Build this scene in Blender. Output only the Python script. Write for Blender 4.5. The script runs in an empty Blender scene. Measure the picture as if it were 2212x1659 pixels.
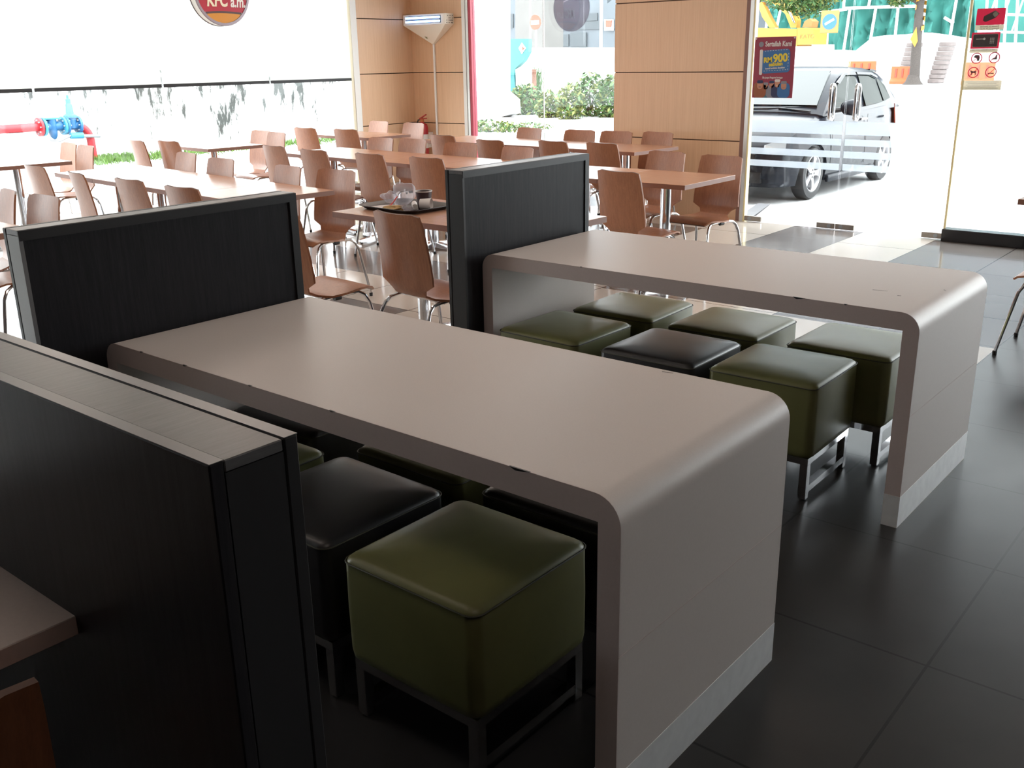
import bpy, bmesh, math, random
from mathutils import Vector, Matrix, Euler
random.seed(7)
R = math.radians
sc = bpy.context.scene
COL = sc.collection

# ------------------------------------------------------------------ camera, sky, exposure
CAM_LOC = (2.79144, -1.41997, 1.54149)
CAM_ROT = (1.25055, 0.0164599, 0.688054)
FPX = 2112.53
cd = bpy.data.cameras.new('camera'); cam = bpy.data.objects.new('camera', cd); COL.objects.link(cam)
cam.location = CAM_LOC; cam.rotation_euler = CAM_ROT
cd.sensor_fit = 'HORIZONTAL'; cd.sensor_width = 36.0; cd.lens = FPX * 36.0 / 2212.0
cd.clip_start = 0.05; cd.clip_end = 400
sc.camera = cam
w = bpy.data.worlds.new('overcast_sky'); sc.world = w; w.use_nodes = True
bg = w.node_tree.nodes['Background']
bg.inputs['Color'].default_value = (0.93, 0.96, 1.0, 1); bg.inputs['Strength'].default_value = 1.0
sc.view_settings.view_transform = 'Standard'; sc.view_settings.look = 'None'
sc.view_settings.gamma = 1.0; sc.view_settings.use_curve_mapping = False
sc.view_settings.exposure = 3.4
sc.cycles.max_bounces = 10; sc.cycles.diffuse_bounces = 6; sc.cycles.transparent_max_bounces = 24
sc.cycles.caustics_reflective = False; sc.cycles.caustics_refractive = False
sc.cycles.sample_clamp_indirect = 6.0

# warm area lights added under the ceiling, without fixtures, to brighten the room
FILL_W = 1.0
for lx in (-5.2, -2.6, 0.0, 2.6):
    for ly in (-0.6, 2.2, 5.0):
        ld = bpy.data.lights.new('ceiling_fill', 'AREA'); ld.shape = 'RECTANGLE'; ld.size = 1.2; ld.size_y = 0.6
        ld.energy = FILL_W * (0.5 if ly < 0 else 1.0) * {-5.2: 1.9, -2.6: 1.6, 0.0: 0.85, 2.6: 0.9}[lx]; ld.color = (1.0, 0.84, 0.72)
        lo = bpy.data.objects.new('ceiling_fill', ld); COL.objects.link(lo); lo.location = (lx, ly, 2.97)

CM = Euler(CAM_ROT).to_matrix()
def spot(px, py, axis, val):
    """where the sight line through a pixel of the photograph meets a plane of the place"""
    d = CM @ Vector(((px - 1106) / FPX, -(py - 829.5) / FPX, -1.0)); i = 'xyz'.index(axis)
    return Vector(CAM_LOC) + d * ((val - CAM_LOC[i]) / d[i])

# ------------------------------------------------------------------ materials
def new_mat(name):
    m = bpy.data.materials.new(name); m.use_nodes = True
    nt = m.node_tree; return m, nt, nt.nodes['Principled BSDF']
def N(nt, t, **kw):
    n = nt.nodes.new(t)
    for k, v in kw.items():
        if k in n.inputs: n.inputs[k].default_value = v
        else: setattr(n, k, v)
    return n
def mth(nt, op, a, b=None, c=None):
    n = nt.nodes.new('ShaderNodeMath'); n.operation = op
    for i, v in enumerate((a, b, c)):
        if v is None: continue
        if isinstance(v, (int, float)): n.inputs[i].default_value = v
        else: nt.links.new(v, n.inputs[i])
    return n.outputs[0]
def mixc(nt, f, a, b):
    n = nt.nodes.new('ShaderNodeMix'); n.data_type = 'RGBA'
    for i, v in ((0, f), (6, a), (7, b)):
        if isinstance(v, tuple): n.inputs[i].default_value = (*v, 1)
        elif isinstance(v, (int, float)): n.inputs[i].default_value = v
        else: nt.links.new(v, n.inputs[i])
    return n.outputs[2]
def plain(name, col, rough=0.5, metal=0.0, coat=0.0, var=0.0, scale=30.0, spec=None, bump=0.0):
    m, nt, b = new_mat(name)
    b.inputs['Base Color'].default_value = (*col, 1); b.inputs['Roughness'].default_value = rough
    b.inputs['Metallic'].default_value = metal; b.inputs['Coat Weight'].default_value = coat
    if spec is not None: b.inputs['Specular IOR Level'].default_value = spec
    if var or bump:
        tc = N(nt, 'ShaderNodeTexCoord'); ns = N(nt, 'ShaderNodeTexNoise', Scale=scale, Detail=4.0)
        nt.links.new(tc.outputs['Object'], ns.inputs['Vector'])
        if var:
            d = tuple(c * (1 - var) for c in col); l = tuple(min(1, c * (1 + var)) for c in col)
            nt.links.new(mixc(nt, ns.outputs[0], d, l), b.inputs['Base Color'])
        if bump:
            bp = N(nt, 'ShaderNodeBump', Strength=bump, Distance=0.004)
            nt.links.new(ns.outputs[0], bp.inputs['Height']); nt.links.new(bp.outputs[0], b.inputs['Normal'])
    return m
def wood(name, c0, c1, rough, axis=2, scale=60.0, stretch=0.03, spec=0.5):
    m, nt, b = new_mat(name); tc = N(nt, 'ShaderNodeTexCoord'); mp = N(nt, 'ShaderNodeMapping')
    s = [1.0, 1.0, 1.0]; s[axis] = stretch; mp.inputs['Scale'].default_value = s
    ns = N(nt, 'ShaderNodeTexNoise', Scale=scale, Detail=5.0, Roughness=0.6); n2 = N(nt, 'ShaderNodeTexNoise', Scale=scale * 5, Detail=2.0)
    nt.links.new(tc.outputs['Object'], mp.inputs['Vector'])
    for n in (ns, n2): nt.links.new(mp.outputs[0], n.inputs['Vector'])
    f = mth(nt, 'ADD', mth(nt, 'MULTIPLY', ns.outputs[0], 0.65), mth(nt, 'MULTIPLY', n2.outputs[0], 0.35))
    f = mth(nt, 'MULTIPLY_ADD', f, 2.2, -0.6)
    cl = N(nt, 'ShaderNodeClamp'); nt.links.new(f, cl.inputs[0])
    nt.links.new(mixc(nt, cl.outputs[0], c0, c1), b.inputs['Base Color'])
    b.inputs['Roughness'].default_value = rough; b.inputs['Specular IOR Level'].default_value = spec
    return m
def glass_mat(name, tint=(0.95, 0.97, 0.96), haze=0.0):
    m = bpy.data.materials.new(name); m.use_nodes = True; nt = m.node_tree; nt.nodes.clear()
    o = N(nt, 'ShaderNodeOutputMaterial'); tr = N(nt, 'ShaderNodeBsdfTransparent'); tr.inputs[0].default_value = (*tint, 1)
    gl = N(nt, 'ShaderNodeBsdfGlossy', Roughness=0.0); mx = N(nt, 'ShaderNodeMixShader'); lw = N(nt, 'ShaderNodeLayerWeight')
    f = mth(nt, 'MULTIPLY_ADD', mth(nt, 'POWER', lw.outputs['Facing'], 5.0), 0.9, 0.035)
    nt.links.new(f, mx.inputs[0]); nt.links.new(tr.outputs[0], mx.inputs[1]); nt.links.new(gl.outputs[0], mx.inputs[2])
    out = mx.outputs[0]
    if haze:
        df = N(nt, 'ShaderNodeBsdfTranslucent'); df.inputs[0].default_value = (0.55, 0.58, 0.62, 1); dd = N(nt, 'ShaderNodeBsdfDiffuse')
        dd.inputs[0].default_value = (0.8, 0.8, 0.8, 1)
        m1 = N(nt, 'ShaderNodeMixShader', Fac=0.35); nt.links.new(df.outputs[0], m1.inputs[1]); nt.links.new(dd.outputs[0], m1.inputs[2])
        m2 = N(nt, 'ShaderNodeMixShader', Fac=haze); nt.links.new(out, m2.inputs[1]); nt.links.new(m1.outputs[0], m2.inputs[2]); out = m2.outputs[0]
    nt.links.new(out, o.inputs[0]); return m
def cloth_mat(name, col, trans=0.5):
    m = bpy.data.materials.new(name); m.use_nodes = True; nt = m.node_tree; nt.nodes.clear()
    o = N(nt, 'ShaderNodeOutputMaterial'); a = N(nt, 'ShaderNodeBsdfDiffuse'); t = N(nt, 'ShaderNodeBsdfTranslucent'); mx = N(nt, 'ShaderNodeMixShader', Fac=trans)
    a.inputs[0].default_value = t.inputs[0].default_value = (*col, 1)
    nt.links.new(a.outputs[0], mx.inputs[1]); nt.links.new(t.outputs[0], mx.inputs[2]); nt.links.new(mx.outputs[0], o.inputs[0]); return m
def emit_mat(name, col, s):
    m, nt, b = new_mat(name); b.inputs['Base Color'].default_value = (*col, 1)
    b.inputs['Emission Color'].default_value = (*col, 1); b.inputs['Emission Strength'].default_value = s; return m

M = {}
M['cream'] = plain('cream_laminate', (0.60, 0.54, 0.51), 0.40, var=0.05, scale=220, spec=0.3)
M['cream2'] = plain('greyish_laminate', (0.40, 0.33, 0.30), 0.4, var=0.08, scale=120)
M['edge'] = plain('taupe_edge_band', (0.56, 0.47, 0.45), 0.45, var=0.05, scale=120)
M['steel'] = plain('brushed_steel', (0.88, 0.89, 0.91), 0.42, 0.3, var=0.12, scale=25)
M['chrome'] = plain('chrome', (0.72, 0.72, 0.74), 0.12, 1.0)
M['dark'] = wood('charcoal_laminate', (0.012, 0.012, 0.015), (0.028, 0.027, 0.030), 0.42, axis=2, scale=90, stretch=0.05, spec=0.12)
M['cap'] = wood('charcoal_top_laminate', (0.075, 0.074, 0.077), (0.145, 0.142, 0.145), 0.34, axis=1, scale=160, stretch=0.06)
M['trimdark'] = plain('charcoal_edge', (0.026, 0.026, 0.028), 0.4, spec=0.3)
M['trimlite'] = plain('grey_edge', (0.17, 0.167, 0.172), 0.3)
M['green'] = plain('green_leatherette', (0.15, 0.15, 0.058), 0.36, var=0.22, scale=7, spec=0.42, bump=0.12)
M['black'] = plain('black_leatherette', (0.018, 0.018, 0.02), 0.34, var=0.2, scale=7, spec=0.6, bump=0.12)
M['seam'] = plain('dark_thread', (0.05, 0.05, 0.03), 0.6)
M['veneer'] = wood('brown_veneer', (0.26, 0.10, 0.051), (0.43, 0.185, 0.095), 0.34, axis=2, scale=85, stretch=0.012)
M['veneer_edge'] = plain('ply_edge', (0.12, 0.055, 0.035), 0.5)
M['topwood'] = wood('table_laminate', (0.40, 0.20, 0.125), (0.50, 0.27, 0.175), 0.24, axis=0, scale=60, stretch=0.04)
M['topedge'] = plain('table_edge', (0.24, 0.11, 0.075), 0.45)
M['panel'] = wood('maple_wall_panel', (0.63, 0.39, 0.24), (0.74, 0.50, 0.32), 0.42, axis=2, scale=70, stretch=0.02)
M['groove'] = plain('groove', (0.10, 0.055, 0.035), 0.8)
M['white'] = plain('white_paint', (0.8, 0.8, 0.78), 0.5)
M['offwhite'] = plain('cream_plastic', (0.82, 0.76, 0.66), 0.4)
M['alu'] = plain('aluminium', (0.6, 0.6, 0.58), 0.35, 0.6)
M['redtrim'] = plain('red_trim', (0.42, 0.05, 0.08), 0.5)
M['cream_line'] = plain('cream_seal', (0.80, 0.68, 0.36), 0.5)
M['creamframe'] = plain('cream_frame', (0.80, 0.75, 0.58), 0.5)
M['browntrim'] = plain('brown_trim', (0.22, 0.11, 0.085), 0.5)
M['black_stone'] = plain('black_stone', (0.012, 0.012, 0.014), 0.22)
M['blackplastic'] = plain('black_plastic', (0.012, 0.012, 0.013), 0.4)
M['rubber'] = plain('rubber', (0.012, 0.012, 0.013), 0.7)
M['patch'] = plain('satin_steel_fitting', (0.28, 0.25, 0.22), 0.35, 0.8, var=0.2, scale=40)
M['glass'] = glass_mat('clear_glass')
M['frost'] = glass_mat('frosted_film', (0.8, 0.82, 0.85), 0.55)
M['blind'] = cloth_mat('white_blind_fabric', (0.85, 0.85, 0.83), 0.45)
M['plasticbag'] = glass_mat('clear_plastic', (0.90, 0.86, 0.89), 0.2)
M['ceiling'] = plain('ceiling_paint', (0.78, 0.75, 0.71), 0.8)
M['wallpaint'] = plain('interior_wall_paint', (0.13, 0.105, 0.095), 0.7)
M['concrete'] = plain('light_concrete', (0.42, 0.42, 0.42), 0.85, var=0.18, scale=1.2)
M['porch'] = plain('porch_tile', (0.5, 0.5, 0.49), 0.5)
M['porchdark'] = plain('porch_border_tile', (0.14, 0.14, 0.15), 0.5)
M['red'] = plain('red_pipe_paint', (0.36, 0.012, 0.02), 0.4)
M['bluevalve'] = plain('blue_valve_paint', (0.012, 0.10, 0.24), 0.4)
M['bluelite'] = plain('pale_blue_valve_paint', (0.03, 0.22, 0.34), 0.45)
M['bolt'] = plain('zinc_bolt', (0.3, 0.32, 0.34), 0.4, 0.6)
M['yellow'] = plain('excavator_yellow', (0.42, 0.20, 0.02), 0.45)
M['orange'] = plain('orange_plastic', (0.55, 0.10, 0.03), 0.5)
M['leaf'] = plain('leaf_green', (0.04, 0.095, 0.02), 0.6, var=0.6, scale=3)
M['leafyellow'] = plain('leaf_yellow_green', (0.12, 0.14, 0.03), 0.6, var=0.5, scale=3)
M['grass'] = plain('grass_green', (0.075, 0.15, 0.02), 0.7, var=0.5, scale=3)
M['bark'] = plain('bark', (0.06, 0.05, 0.045), 0.9, var=0.4, scale=20)
M['teal'] = plain('teal_sign', (0.0, 0.13, 0.14), 0.4)
M['teal_lite'] = plain('pale_teal_sign', (0.03, 0.2, 0.2), 0.4)
M['signblue'] = plain('sign_blue', (0.012, 0.09, 0.24), 0.4)
M['signorange'] = plain('sign_orange', (0.42, 0.13, 0.03), 0.5)
M['signred'] = plain('sign_red', (0.30, 0.055, 0.03), 0.5)
M['hoarding'] = plain('white_hoarding', (0.6, 0.6, 0.6), 0.6)
M['facade'] = plain('grey_facade', (0.075, 0.09, 0.105), 0.6, var=0.25, scale=0.6)
M['facade_dark'] = plain('dark_facade', (0.04, 0.05, 0.058), 0.6, var=0.2, scale=0.6)
M['concretecol'] = plain('concrete_column', (0.12, 0.115, 0.11), 0.8, var=0.2, scale=0.8)
M['brick'] = plain('red_brick', (0.12, 0.05, 0.03), 0.8, var=0.4, scale=6)
M['ringconc'] = plain('concrete_ring', (0.17, 0.145, 0.14), 0.8, var=0.3, scale=4)
M['paintcar'] = plain('grey_blue_metallic', (0.010, 0.012, 0.017), 0.2, 0.0, spec=0.15)
M['tint'] = plain('tinted_glass', (0.006, 0.011, 0.008), 0.03, spec=0.035)
M['screen'] = plain('windscreen_glass', (0.02, 0.025, 0.025), 0.03, spec=0.5)
M['alloy'] = plain('alloy_wheel', (0.5, 0.5, 0.52), 0.3, 0.5)
M['lampglass'] = plain('headlamp_glass', (0.35, 0.36, 0.38), 0.08, 0.6)
M['maroon'] = plain('maroon_poster', (0.25, 0.016, 0.045), 0.5)
M['posterblue'] = plain('poster_blue', (0.018, 0.12, 0.32), 0.5)
M['posteryellow'] = plain('poster_yellow', (0.66, 0.52, 0.03), 0.5)
M['posterwhite'] = plain('poster_white', (0.62, 0.59, 0.57), 0.5)
M['skin'] = plain('printed_skin', (0.46, 0.21, 0.13), 0.6)
M['printteal'] = plain('printed_teal', (0.03, 0.12, 0.16), 0.6)
M['printorange'] = plain('printed_orange', (0.26, 0.08, 0.03), 0.6)
M['printnavy'] = plain('printed_navy', (0.02, 0.03, 0.09), 0.6)
M['printgrey'] = plain('printed_grey', (0.2, 0.2, 0.24), 0.6)
M['stickerred'] = cloth_mat('sticker_red', (0.60, 0.08, 0.16), 0.5)
M['stickerdark'] = cloth_mat('sticker_dark', (0.19, 0.15, 0.16), 0.5)
M['stickerbeige'] = cloth_mat('sticker_beige', (0.64, 0.59, 0.50), 0.5)
M['kfcred'] = plain('sign_face_red', (0.42, 0.012, 0.035), 0.35)
M['kfcorange'] = plain('sign_face_orange', (0.62, 0.26, 0.02), 0.35)
M['kfcbrown'] = plain('sign_face_brown', (0.07, 0.035, 0.035), 0.4)
M['kfcrim'] = plain('sign_rim', (0.32, 0.28, 0.32), 0.3, 0.3)
M['cup'] = plain('dark_paper_cup', (0.035, 0.014, 0.018), 0.45)
M['cupwhite'] = plain('white_paper', (0.62, 0.58, 0.56), 0.6)
M['tray'] = plain('dark_tray', (0.018, 0.012, 0.012), 0.35)
M['food'] = plain('food_scraps', (0.34, 0.2, 0.06), 0.6, var=0.5, scale=40)
M['chili'] = plain('red_packet', (0.4, 0.02, 0.015), 0.35)
M['uvlamp'] = emit_mat('blue_tube', (0.30, 0.55, 1.0), 0.42)
M['roundel'] = glass_mat('grey_roundel_film', (0.50, 0.46, 0.50), 0.08)
M['clearfilm'] = glass_mat('clear_sticker_film', (0.93, 0.90, 0.86), 0.04)

# net cloth
def net_mat():
    m, nt, b = new_mat('teal_netting'); tc = N(nt, 'ShaderNodeTexCoord')
    ns = N(nt, 'ShaderNodeTexNoise', Scale=0.6, Detail=6.0); nt.links.new(tc.outputs['Object'], ns.inputs['Vector'])
    nt.links.new(mixc(nt, ns.outputs[0], (0.018, 0.12, 0.105), (0.045, 0.22, 0.185)), b.inputs['Base Color'])
    b.inputs['Roughness'].default_value = 0.8; return m
M['net'] = net_mat()
# stained boundary wall
def stain_mat():
    m, nt, b = new_mat('stained_white_wall'); tc = N(nt, 'ShaderNodeTexCoord'); mp = N(nt, 'ShaderNodeMapping')
    mp.inputs['Scale'].default_value = (1, 2.2, 0.55)
    a = N(nt, 'ShaderNodeTexNoise', Scale=2.3, Detail=9.0, Roughness=0.72); c = N(nt, 'ShaderNodeTexNoise', Scale=0.8, Detail=2.0)
    nt.links.new(tc.outputs['Object'], mp.inputs['Vector'])
    nt.links.new(mp.outputs[0], a.inputs['Vector']); nt.links.new(tc.outputs['Object'], c.inputs['Vector'])
    f = mth(nt, 'MULTIPLY_ADD', mth(nt, 'ADD', a.outputs[0], mth(nt, 'MULTIPLY', c.outputs[0], 0.55)), 8.0, -6.55)
    sz = N(nt, 'ShaderNodeSeparateXYZ'); nt.links.new(tc.outputs['Object'], sz.inputs[0])
    f = mth(nt, 'ADD', f, mth(nt, 'MULTIPLY_ADD', mth(nt, 'MINIMUM', sz.outputs[2], mth(nt, 'MULTIPLY_ADD', sz.outputs[2], -1.0, 2.3)), 1.3, -0.55))
    cl = N(nt, 'ShaderNodeClamp'); nt.links.new(f, cl.inputs[0])
    nt.links.new(mixc(nt, cl.outputs[0], (0.75, 0.75, 0.73), (0.04, 0.043, 0.04)), b.inputs['Base Color'])
    b.inputs['Roughness'].default_value = 0.9; return m
M['stain'] = stain_mat()
# floor tiles
def floor_mat():
    m, nt, b = new_mat('floor_tiles'); tc = N(nt, 'ShaderNodeTexCoord'); sx = N(nt, 'ShaderNodeSeparateXYZ')
    nt.links.new(tc.outputs['Object'], sx.inputs[0]); X, Y = sx.outputs[0], sx.outputs[1]
    S = 0.65078; u = mth(nt, 'DIVIDE', mth(nt, 'SUBTRACT', X, 2.20917), S); v = mth(nt, 'DIVIDE', mth(nt, 'SUBTRACT', Y, 1.62953), S)
    fu, fv = mth(nt, 'FRACT', u), mth(nt, 'FRACT', v); iu, iv = mth(nt, 'FLOOR', u), mth(nt, 'FLOOR', v)
    def edge(f): return mth(nt, 'LESS_THAN', mth(nt, 'MINIMUM', f, mth(nt, 'SUBTRACT', 1.0, f)), 0.006)
    grout = mth(nt, 'MAXIMUM', edge(fu), edge(fv))
    parc = mth(nt, 'PINGPONG', iu, 1.0)      # 1 on odd columns
    parr = mth(nt, 'PINGPONG', iv, 1.0)
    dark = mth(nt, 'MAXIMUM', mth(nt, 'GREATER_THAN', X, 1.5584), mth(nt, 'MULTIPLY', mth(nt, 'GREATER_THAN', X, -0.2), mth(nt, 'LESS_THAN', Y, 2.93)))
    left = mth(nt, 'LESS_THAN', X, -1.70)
    mid = mth(nt, 'MULTIPLY', mth(nt, 'MAXIMUM', parc, mth(nt, 'GREATER_THAN', X, 0.2563)), mth(nt, 'GREATER_THAN', Y, 4.2))  # pale column beside the dark tiles painted grey for its dark reflections
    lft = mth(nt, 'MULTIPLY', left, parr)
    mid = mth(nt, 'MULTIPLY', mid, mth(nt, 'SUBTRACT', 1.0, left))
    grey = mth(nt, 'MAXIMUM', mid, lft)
    wn = N(nt, 'ShaderNodeTexWhiteNoise'); cx = N(nt, 'ShaderNodeCombineXYZ'); nt.links.new(iu, cx.inputs[0]); nt.links.new(iv, cx.inputs[1])
    nt.links.new(cx.outputs[0], wn.inputs[0])
    ns = N(nt, 'ShaderNodeTexNoise', Scale=5.0, Detail=6.0); nt.links.new(tc.outputs['Object'], ns.inputs['Vector'])
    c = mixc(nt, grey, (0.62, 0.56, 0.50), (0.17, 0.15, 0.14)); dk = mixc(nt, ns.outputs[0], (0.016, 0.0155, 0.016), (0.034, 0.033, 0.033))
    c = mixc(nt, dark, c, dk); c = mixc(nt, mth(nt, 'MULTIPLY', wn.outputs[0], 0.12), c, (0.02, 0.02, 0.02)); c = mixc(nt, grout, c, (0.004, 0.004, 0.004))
    nt.links.new(c, b.inputs['Base Color'])
    b.inputs['Specular IOR Level'].default_value = 0.3
    r = mth(nt, 'MULTIPLY_ADD', dark, 0.2, 0.09); r = mth(nt, 'ADD', r, mth(nt, 'MULTIPLY', ns.outputs[0], 0.08)); nt.links.new(r, b.inputs['Roughness'])
    nt.links.new(mth(nt, 'MULTIPLY_ADD', dark, -0.32, 0.5), b.inputs['Specular IOR Level'])
    bp = N(nt, 'ShaderNodeBump', Strength=0.4, Distance=0.002); nt.links.new(mth(nt, 'SUBTRACT', 1.0, grout), bp.inputs['Height']); nt.links.new(bp.outputs[0], b.inputs['Normal'])
    return m
M['floor'] = floor_mat()

# ------------------------------------------------------------------ mesh helpers
class MB:
    def __init__(s): s.bm = bmesh.new()
    def face(s, vs, mi=0):
        try: f = s.bm.faces.new(vs); f.material_index = mi; return f
        except ValueError: return None
    def box(s, x0, x1, y0, y1, z0, z1, mi=0):
        v = [s.bm.verts.new(p) for p in ((x0,y0,z0),(x1,y0,z0),(x1,y1,z0),(x0,y1,z0),(x0,y0,z1),(x1,y0,z1),(x1,y1,z1),(x0,y1,z1))]
        s.last = v
        for q in ((0,3,2,1),(4,5,6,7),(0,1,5,4),(1,2,6,5),(2,3,7,6),(3,0,4,7)): s.face([v[i] for i in q], mi)
        return s
    def obox(s, c, size, rot=None, mi=0):
        a, b, d = size
        s.box(-a/2, a/2, -b/2, b/2, -d/2, d/2, mi)
        for v in s.last:
            if rot is not None: v.co = rot @ v.co
            v.co += Vector(c)
        return s
    def loft(s, rings, closed=True, caps=True, mi=0):
        vr = [[s.bm.verts.new(p) for p in r] for r in rings]; n = len(vr[0])
        for a, b in zip(vr, vr[1:]):
            for i in range(n if closed else n - 1): s.face((a[i], a[(i+1) % n], b[(i+1) % n], b[i]), mi)
        if caps and closed: s.face(vr[0][::-1], mi); s.face(vr[-1], mi)
        return s
    def prism(s, poly, ext, mi=0):
        """poly: 3D points; ext: Vector thickness"""
        e = Vector(ext); return s.loft([[Vector(p) for p in poly], [Vector(p) + e for p in poly]], mi=mi)
    def tube(s, pts, r, n=8, mi=0, r1=None):
        pts = [Vector(p) for p in pts]; rings = []; t = (pts[1] - pts[0]).normalized()
        u = t.orthogonal().normalized()
        for i, p in enumerate(pts):
            if 0 < i < len(pts) - 1: t = ((pts[i] - pts[i-1]).normalized() + (pts[i+1] - pts[i]).normalized()).normalized()
            elif i: t = (pts[i] - pts[i-1]).normalized()
            u = (u - t * u.dot(t)).normalized(); vv = t.cross(u)
            rr = r if r1 is None else r + (r1 - r) * i / (len(pts) - 1)
            rings.append([p + (u * math.cos(a) + vv * math.sin(a)) * rr for a in (2 * math.pi * k / n for k in range(n))])
        return s.loft(rings, mi=mi)
    def lathe(s, prof, n=24, c=(0, 0, 0), rot=None, mi=0, ring=False):
        rings = []
        for r, z in (list(prof) + [prof[0]] if ring else prof):
            circ = []
            for k in range(n):
                p = Vector((r * math.cos(2*math.pi*k/n), r * math.sin(2*math.pi*k/n), z))
                if rot is not None: p = rot @ p
                circ.append(p + Vector(c))
            rings.append(circ)
        s.loft(rings, mi=mi, caps=not ring)
        if ring: bmesh.ops.remove_doubles(s.bm, verts=s.bm.verts, dist=1e-6)
        return s
    def bevel(s, w, seg=2, ang=40):
        s.bm.normal_update()
        ed = [e for e in s.bm.edges if len(e.link_faces) == 2 and e.calc_face_angle(0) > R(ang)]
        if ed: bmesh.ops.bevel(s.bm, geom=ed, offset=w, segments=seg, affect='EDGES', profile=0.5, clamp_overlap=True)
        return s
    def build(s, name, mats, parent=None, smooth=35, loc=None, rz=None):
        bmesh.ops.recalc_face_normals(s.bm, faces=s.bm.faces)
        me = bpy.data.meshes.new(name); s.bm.to_mesh(me); s.bm.free()
        for m in (mats if isinstance(mats, (list, tuple)) else [mats]): me.materials.append(M[m] if isinstance(m, str) else m)
        if smooth:
            me.polygons.foreach_set('use_smooth', [True] * len(me.polygons)); me.set_sharp_from_angle(angle=R(smooth))
        o = bpy.data.objects.new(name, me); COL.objects.link(o)
        if parent is not None: o.parent = parent
        if loc is not None: o.location = loc
        if rz is not None: o.rotation_euler.z = rz
        return o
def tag(o, label=None, cat=None, group=None, kind=None):
    if label: o['label'] = label
    if cat: o['category'] = cat
    if group: o['group'] = group
    if kind: o['kind'] = kind
    return o
def thing(name, label, cat, loc=(0, 0, 0), rz=0, group=None):
    o = bpy.data.objects.new(name, None); COL.objects.link(o); o.empty_display_size = 0.1
    o.location = loc; o.rotation_euler.z = rz; return tag(o, label, cat, group)
def struct(name, mb, m, label=None, smooth=None): return tag(mb.build(name, m, smooth=smooth), label, None, None, 'structure')
CHILD = {}
def kids(o):
    return [c for c in bpy.data.objects if c.parent == o]
def copy_tree(o, parent=None):
    ch = kids(o); c = o.copy(); COL.objects.link(c)
    if parent is not None: c.parent = parent
    for k in ch: copy_tree(k, c)
    return c
def text(name, body, size, loc, rot, mat, parent=None, shear=0, off=0, ext=0.0008, align='CENTER', sx=1.0, fit=None):
    cu = bpy.data.curves.new(name, 'FONT'); cu.body = body; cu.size = size; cu.shear = shear; cu.offset = off; cu.extrude = ext
    cu.align_x = align; cu.align_y = 'CENTER'; cu.resolution_u = 4
    t = bpy.data.objects.new(name, cu); COL.objects.link(t); bpy.context.view_layer.update()
    me = bpy.data.meshes.new_from_object(t.evaluated_get(bpy.context.evaluated_depsgraph_get())); bpy.data.objects.remove(t); bpy.data.curves.remove(cu)
    me.materials.clear(); me.materials.append(M[mat]); me.name = name
    if fit: sx = fit / max(1e-6, max(v.co.x for v in me.vertices) - min(v.co.x for v in me.vertices))
    o = bpy.data.objects.new(name, me); COL.objects.link(o); o.location = loc; o.rotation_euler = rot; o.scale.x = sx
    if parent is not None: o.parent = parent
    return o
FRONT = (R(90), 0, 0)          # lettering that faces into the room from the front wall
def leaves(mb, c, rad, n, size, mi=(0,), flat=0.75, rng=random):
    for _ in range(n):
        while True:
            p = Vector((rng.uniform(-1, 1), rng.uniform(-1, 1), rng.uniform(-1, 1)))
            if 0.35 < p.length < 1: break
        q = Vector(c) + Vector((p.x * rad[0], p.y * rad[1], p.z * rad[2]))
        e = Euler((rng.uniform(-1, 1), rng.uniform(-1, 1), rng.uniform(0, 6.3))).to_matrix(); s_ = size * rng.uniform(0.6, 1.3)
        v = [mb.bm.verts.new(q + e @ Vector(t)) for t in ((-s_, 0, 0), (0, -s_ * 0.45, s_ * .1), (s_, 0, 0), (0, s_ * 0.45, s_ * .1))]
        mb.face(v, rng.choice(mi))

WX, YC, YD = -6.95, 8.347, 7.44      # left window wall, front window wall, door wall
ZC = 3.0                             # ceiling
# ------------------------------------------------------------------ large structure
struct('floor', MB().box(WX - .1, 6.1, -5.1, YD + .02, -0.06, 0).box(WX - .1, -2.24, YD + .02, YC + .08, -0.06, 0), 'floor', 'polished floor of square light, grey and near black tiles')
struct('ceiling', MB().box(WX - .1, 6.1, -5.1, YC + .1, ZC, ZC + .1), 'ceiling')
struct('wall_back', MB().box(WX - .1, 6.1, -5.1, -5.0, 0, ZC), 'wallpaint')
struct('wall_right', MB().box(6.0, 6.1, -5.0, YD + .1, 0, ZC), 'wallpaint')
def panel_wall(name, face, span, base, label):
    """maple panels with dark shadow gaps; face: ('x'|'y', value, sign of room side)"""
    ax, val, sgn = face; mb = MB(); zs = [0.0, 0.757, 1.397, 2.06, 2.70, ZC]
    for a, b in zip(zs, zs[1:]):
        z0, z1 = a + (0.005 if a else 0.0), b - 0.005
        if ax == 'y': mb.box(span[0], span[1], *sorted((val, val - sgn * 0.02)), z0, z1, 0)
        else: mb.box(*sorted((val, val - sgn * 0.02)), span[0], span[1], z0, z1, 0)
    if ax == 'y': mb.box(span[0] + .004, span[1] - .004, *sorted((val - sgn * 0.012, val - sgn * base)), 0, ZC, 1)
    else: mb.box(*sorted((val - sgn * 0.012, val - sgn * base)), span[0] + .004, span[1] - .004, 0, ZC, 1)
    return struct(name, mb, ['panel', 'groove'], label)
panel_wall('wall_left', ('x', WX, 1), (7.373, YC), 0.15, 'maple panelled wall left of the corner')
struct('wall_front_core', MB().box(WX - .15, -6.04, YC + .012, YC + .2, 0, ZC).box(WX - .2, WX - .012, 7.38, YC + .2, 0, ZC), 'groove')
panel_wall('wall_front', ('y', YC, -1), (WX, -6.035), 0.15, 'maple panelled wall right of the corner')
panel_wall('wall_center', ('y', YD, -1), (-3.126, -1.665), 0.1, 'wide maple panelled pillar beside the glass door')
struct('wall_center_core', MB().box(-3.12, -2.25, YD + .1, YC + .12, 0, ZC), 'groove')
struct('wall_left_header', MB().box(WX - .15, WX, -5.0, 7.373, 2.72, ZC), 'white')
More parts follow.
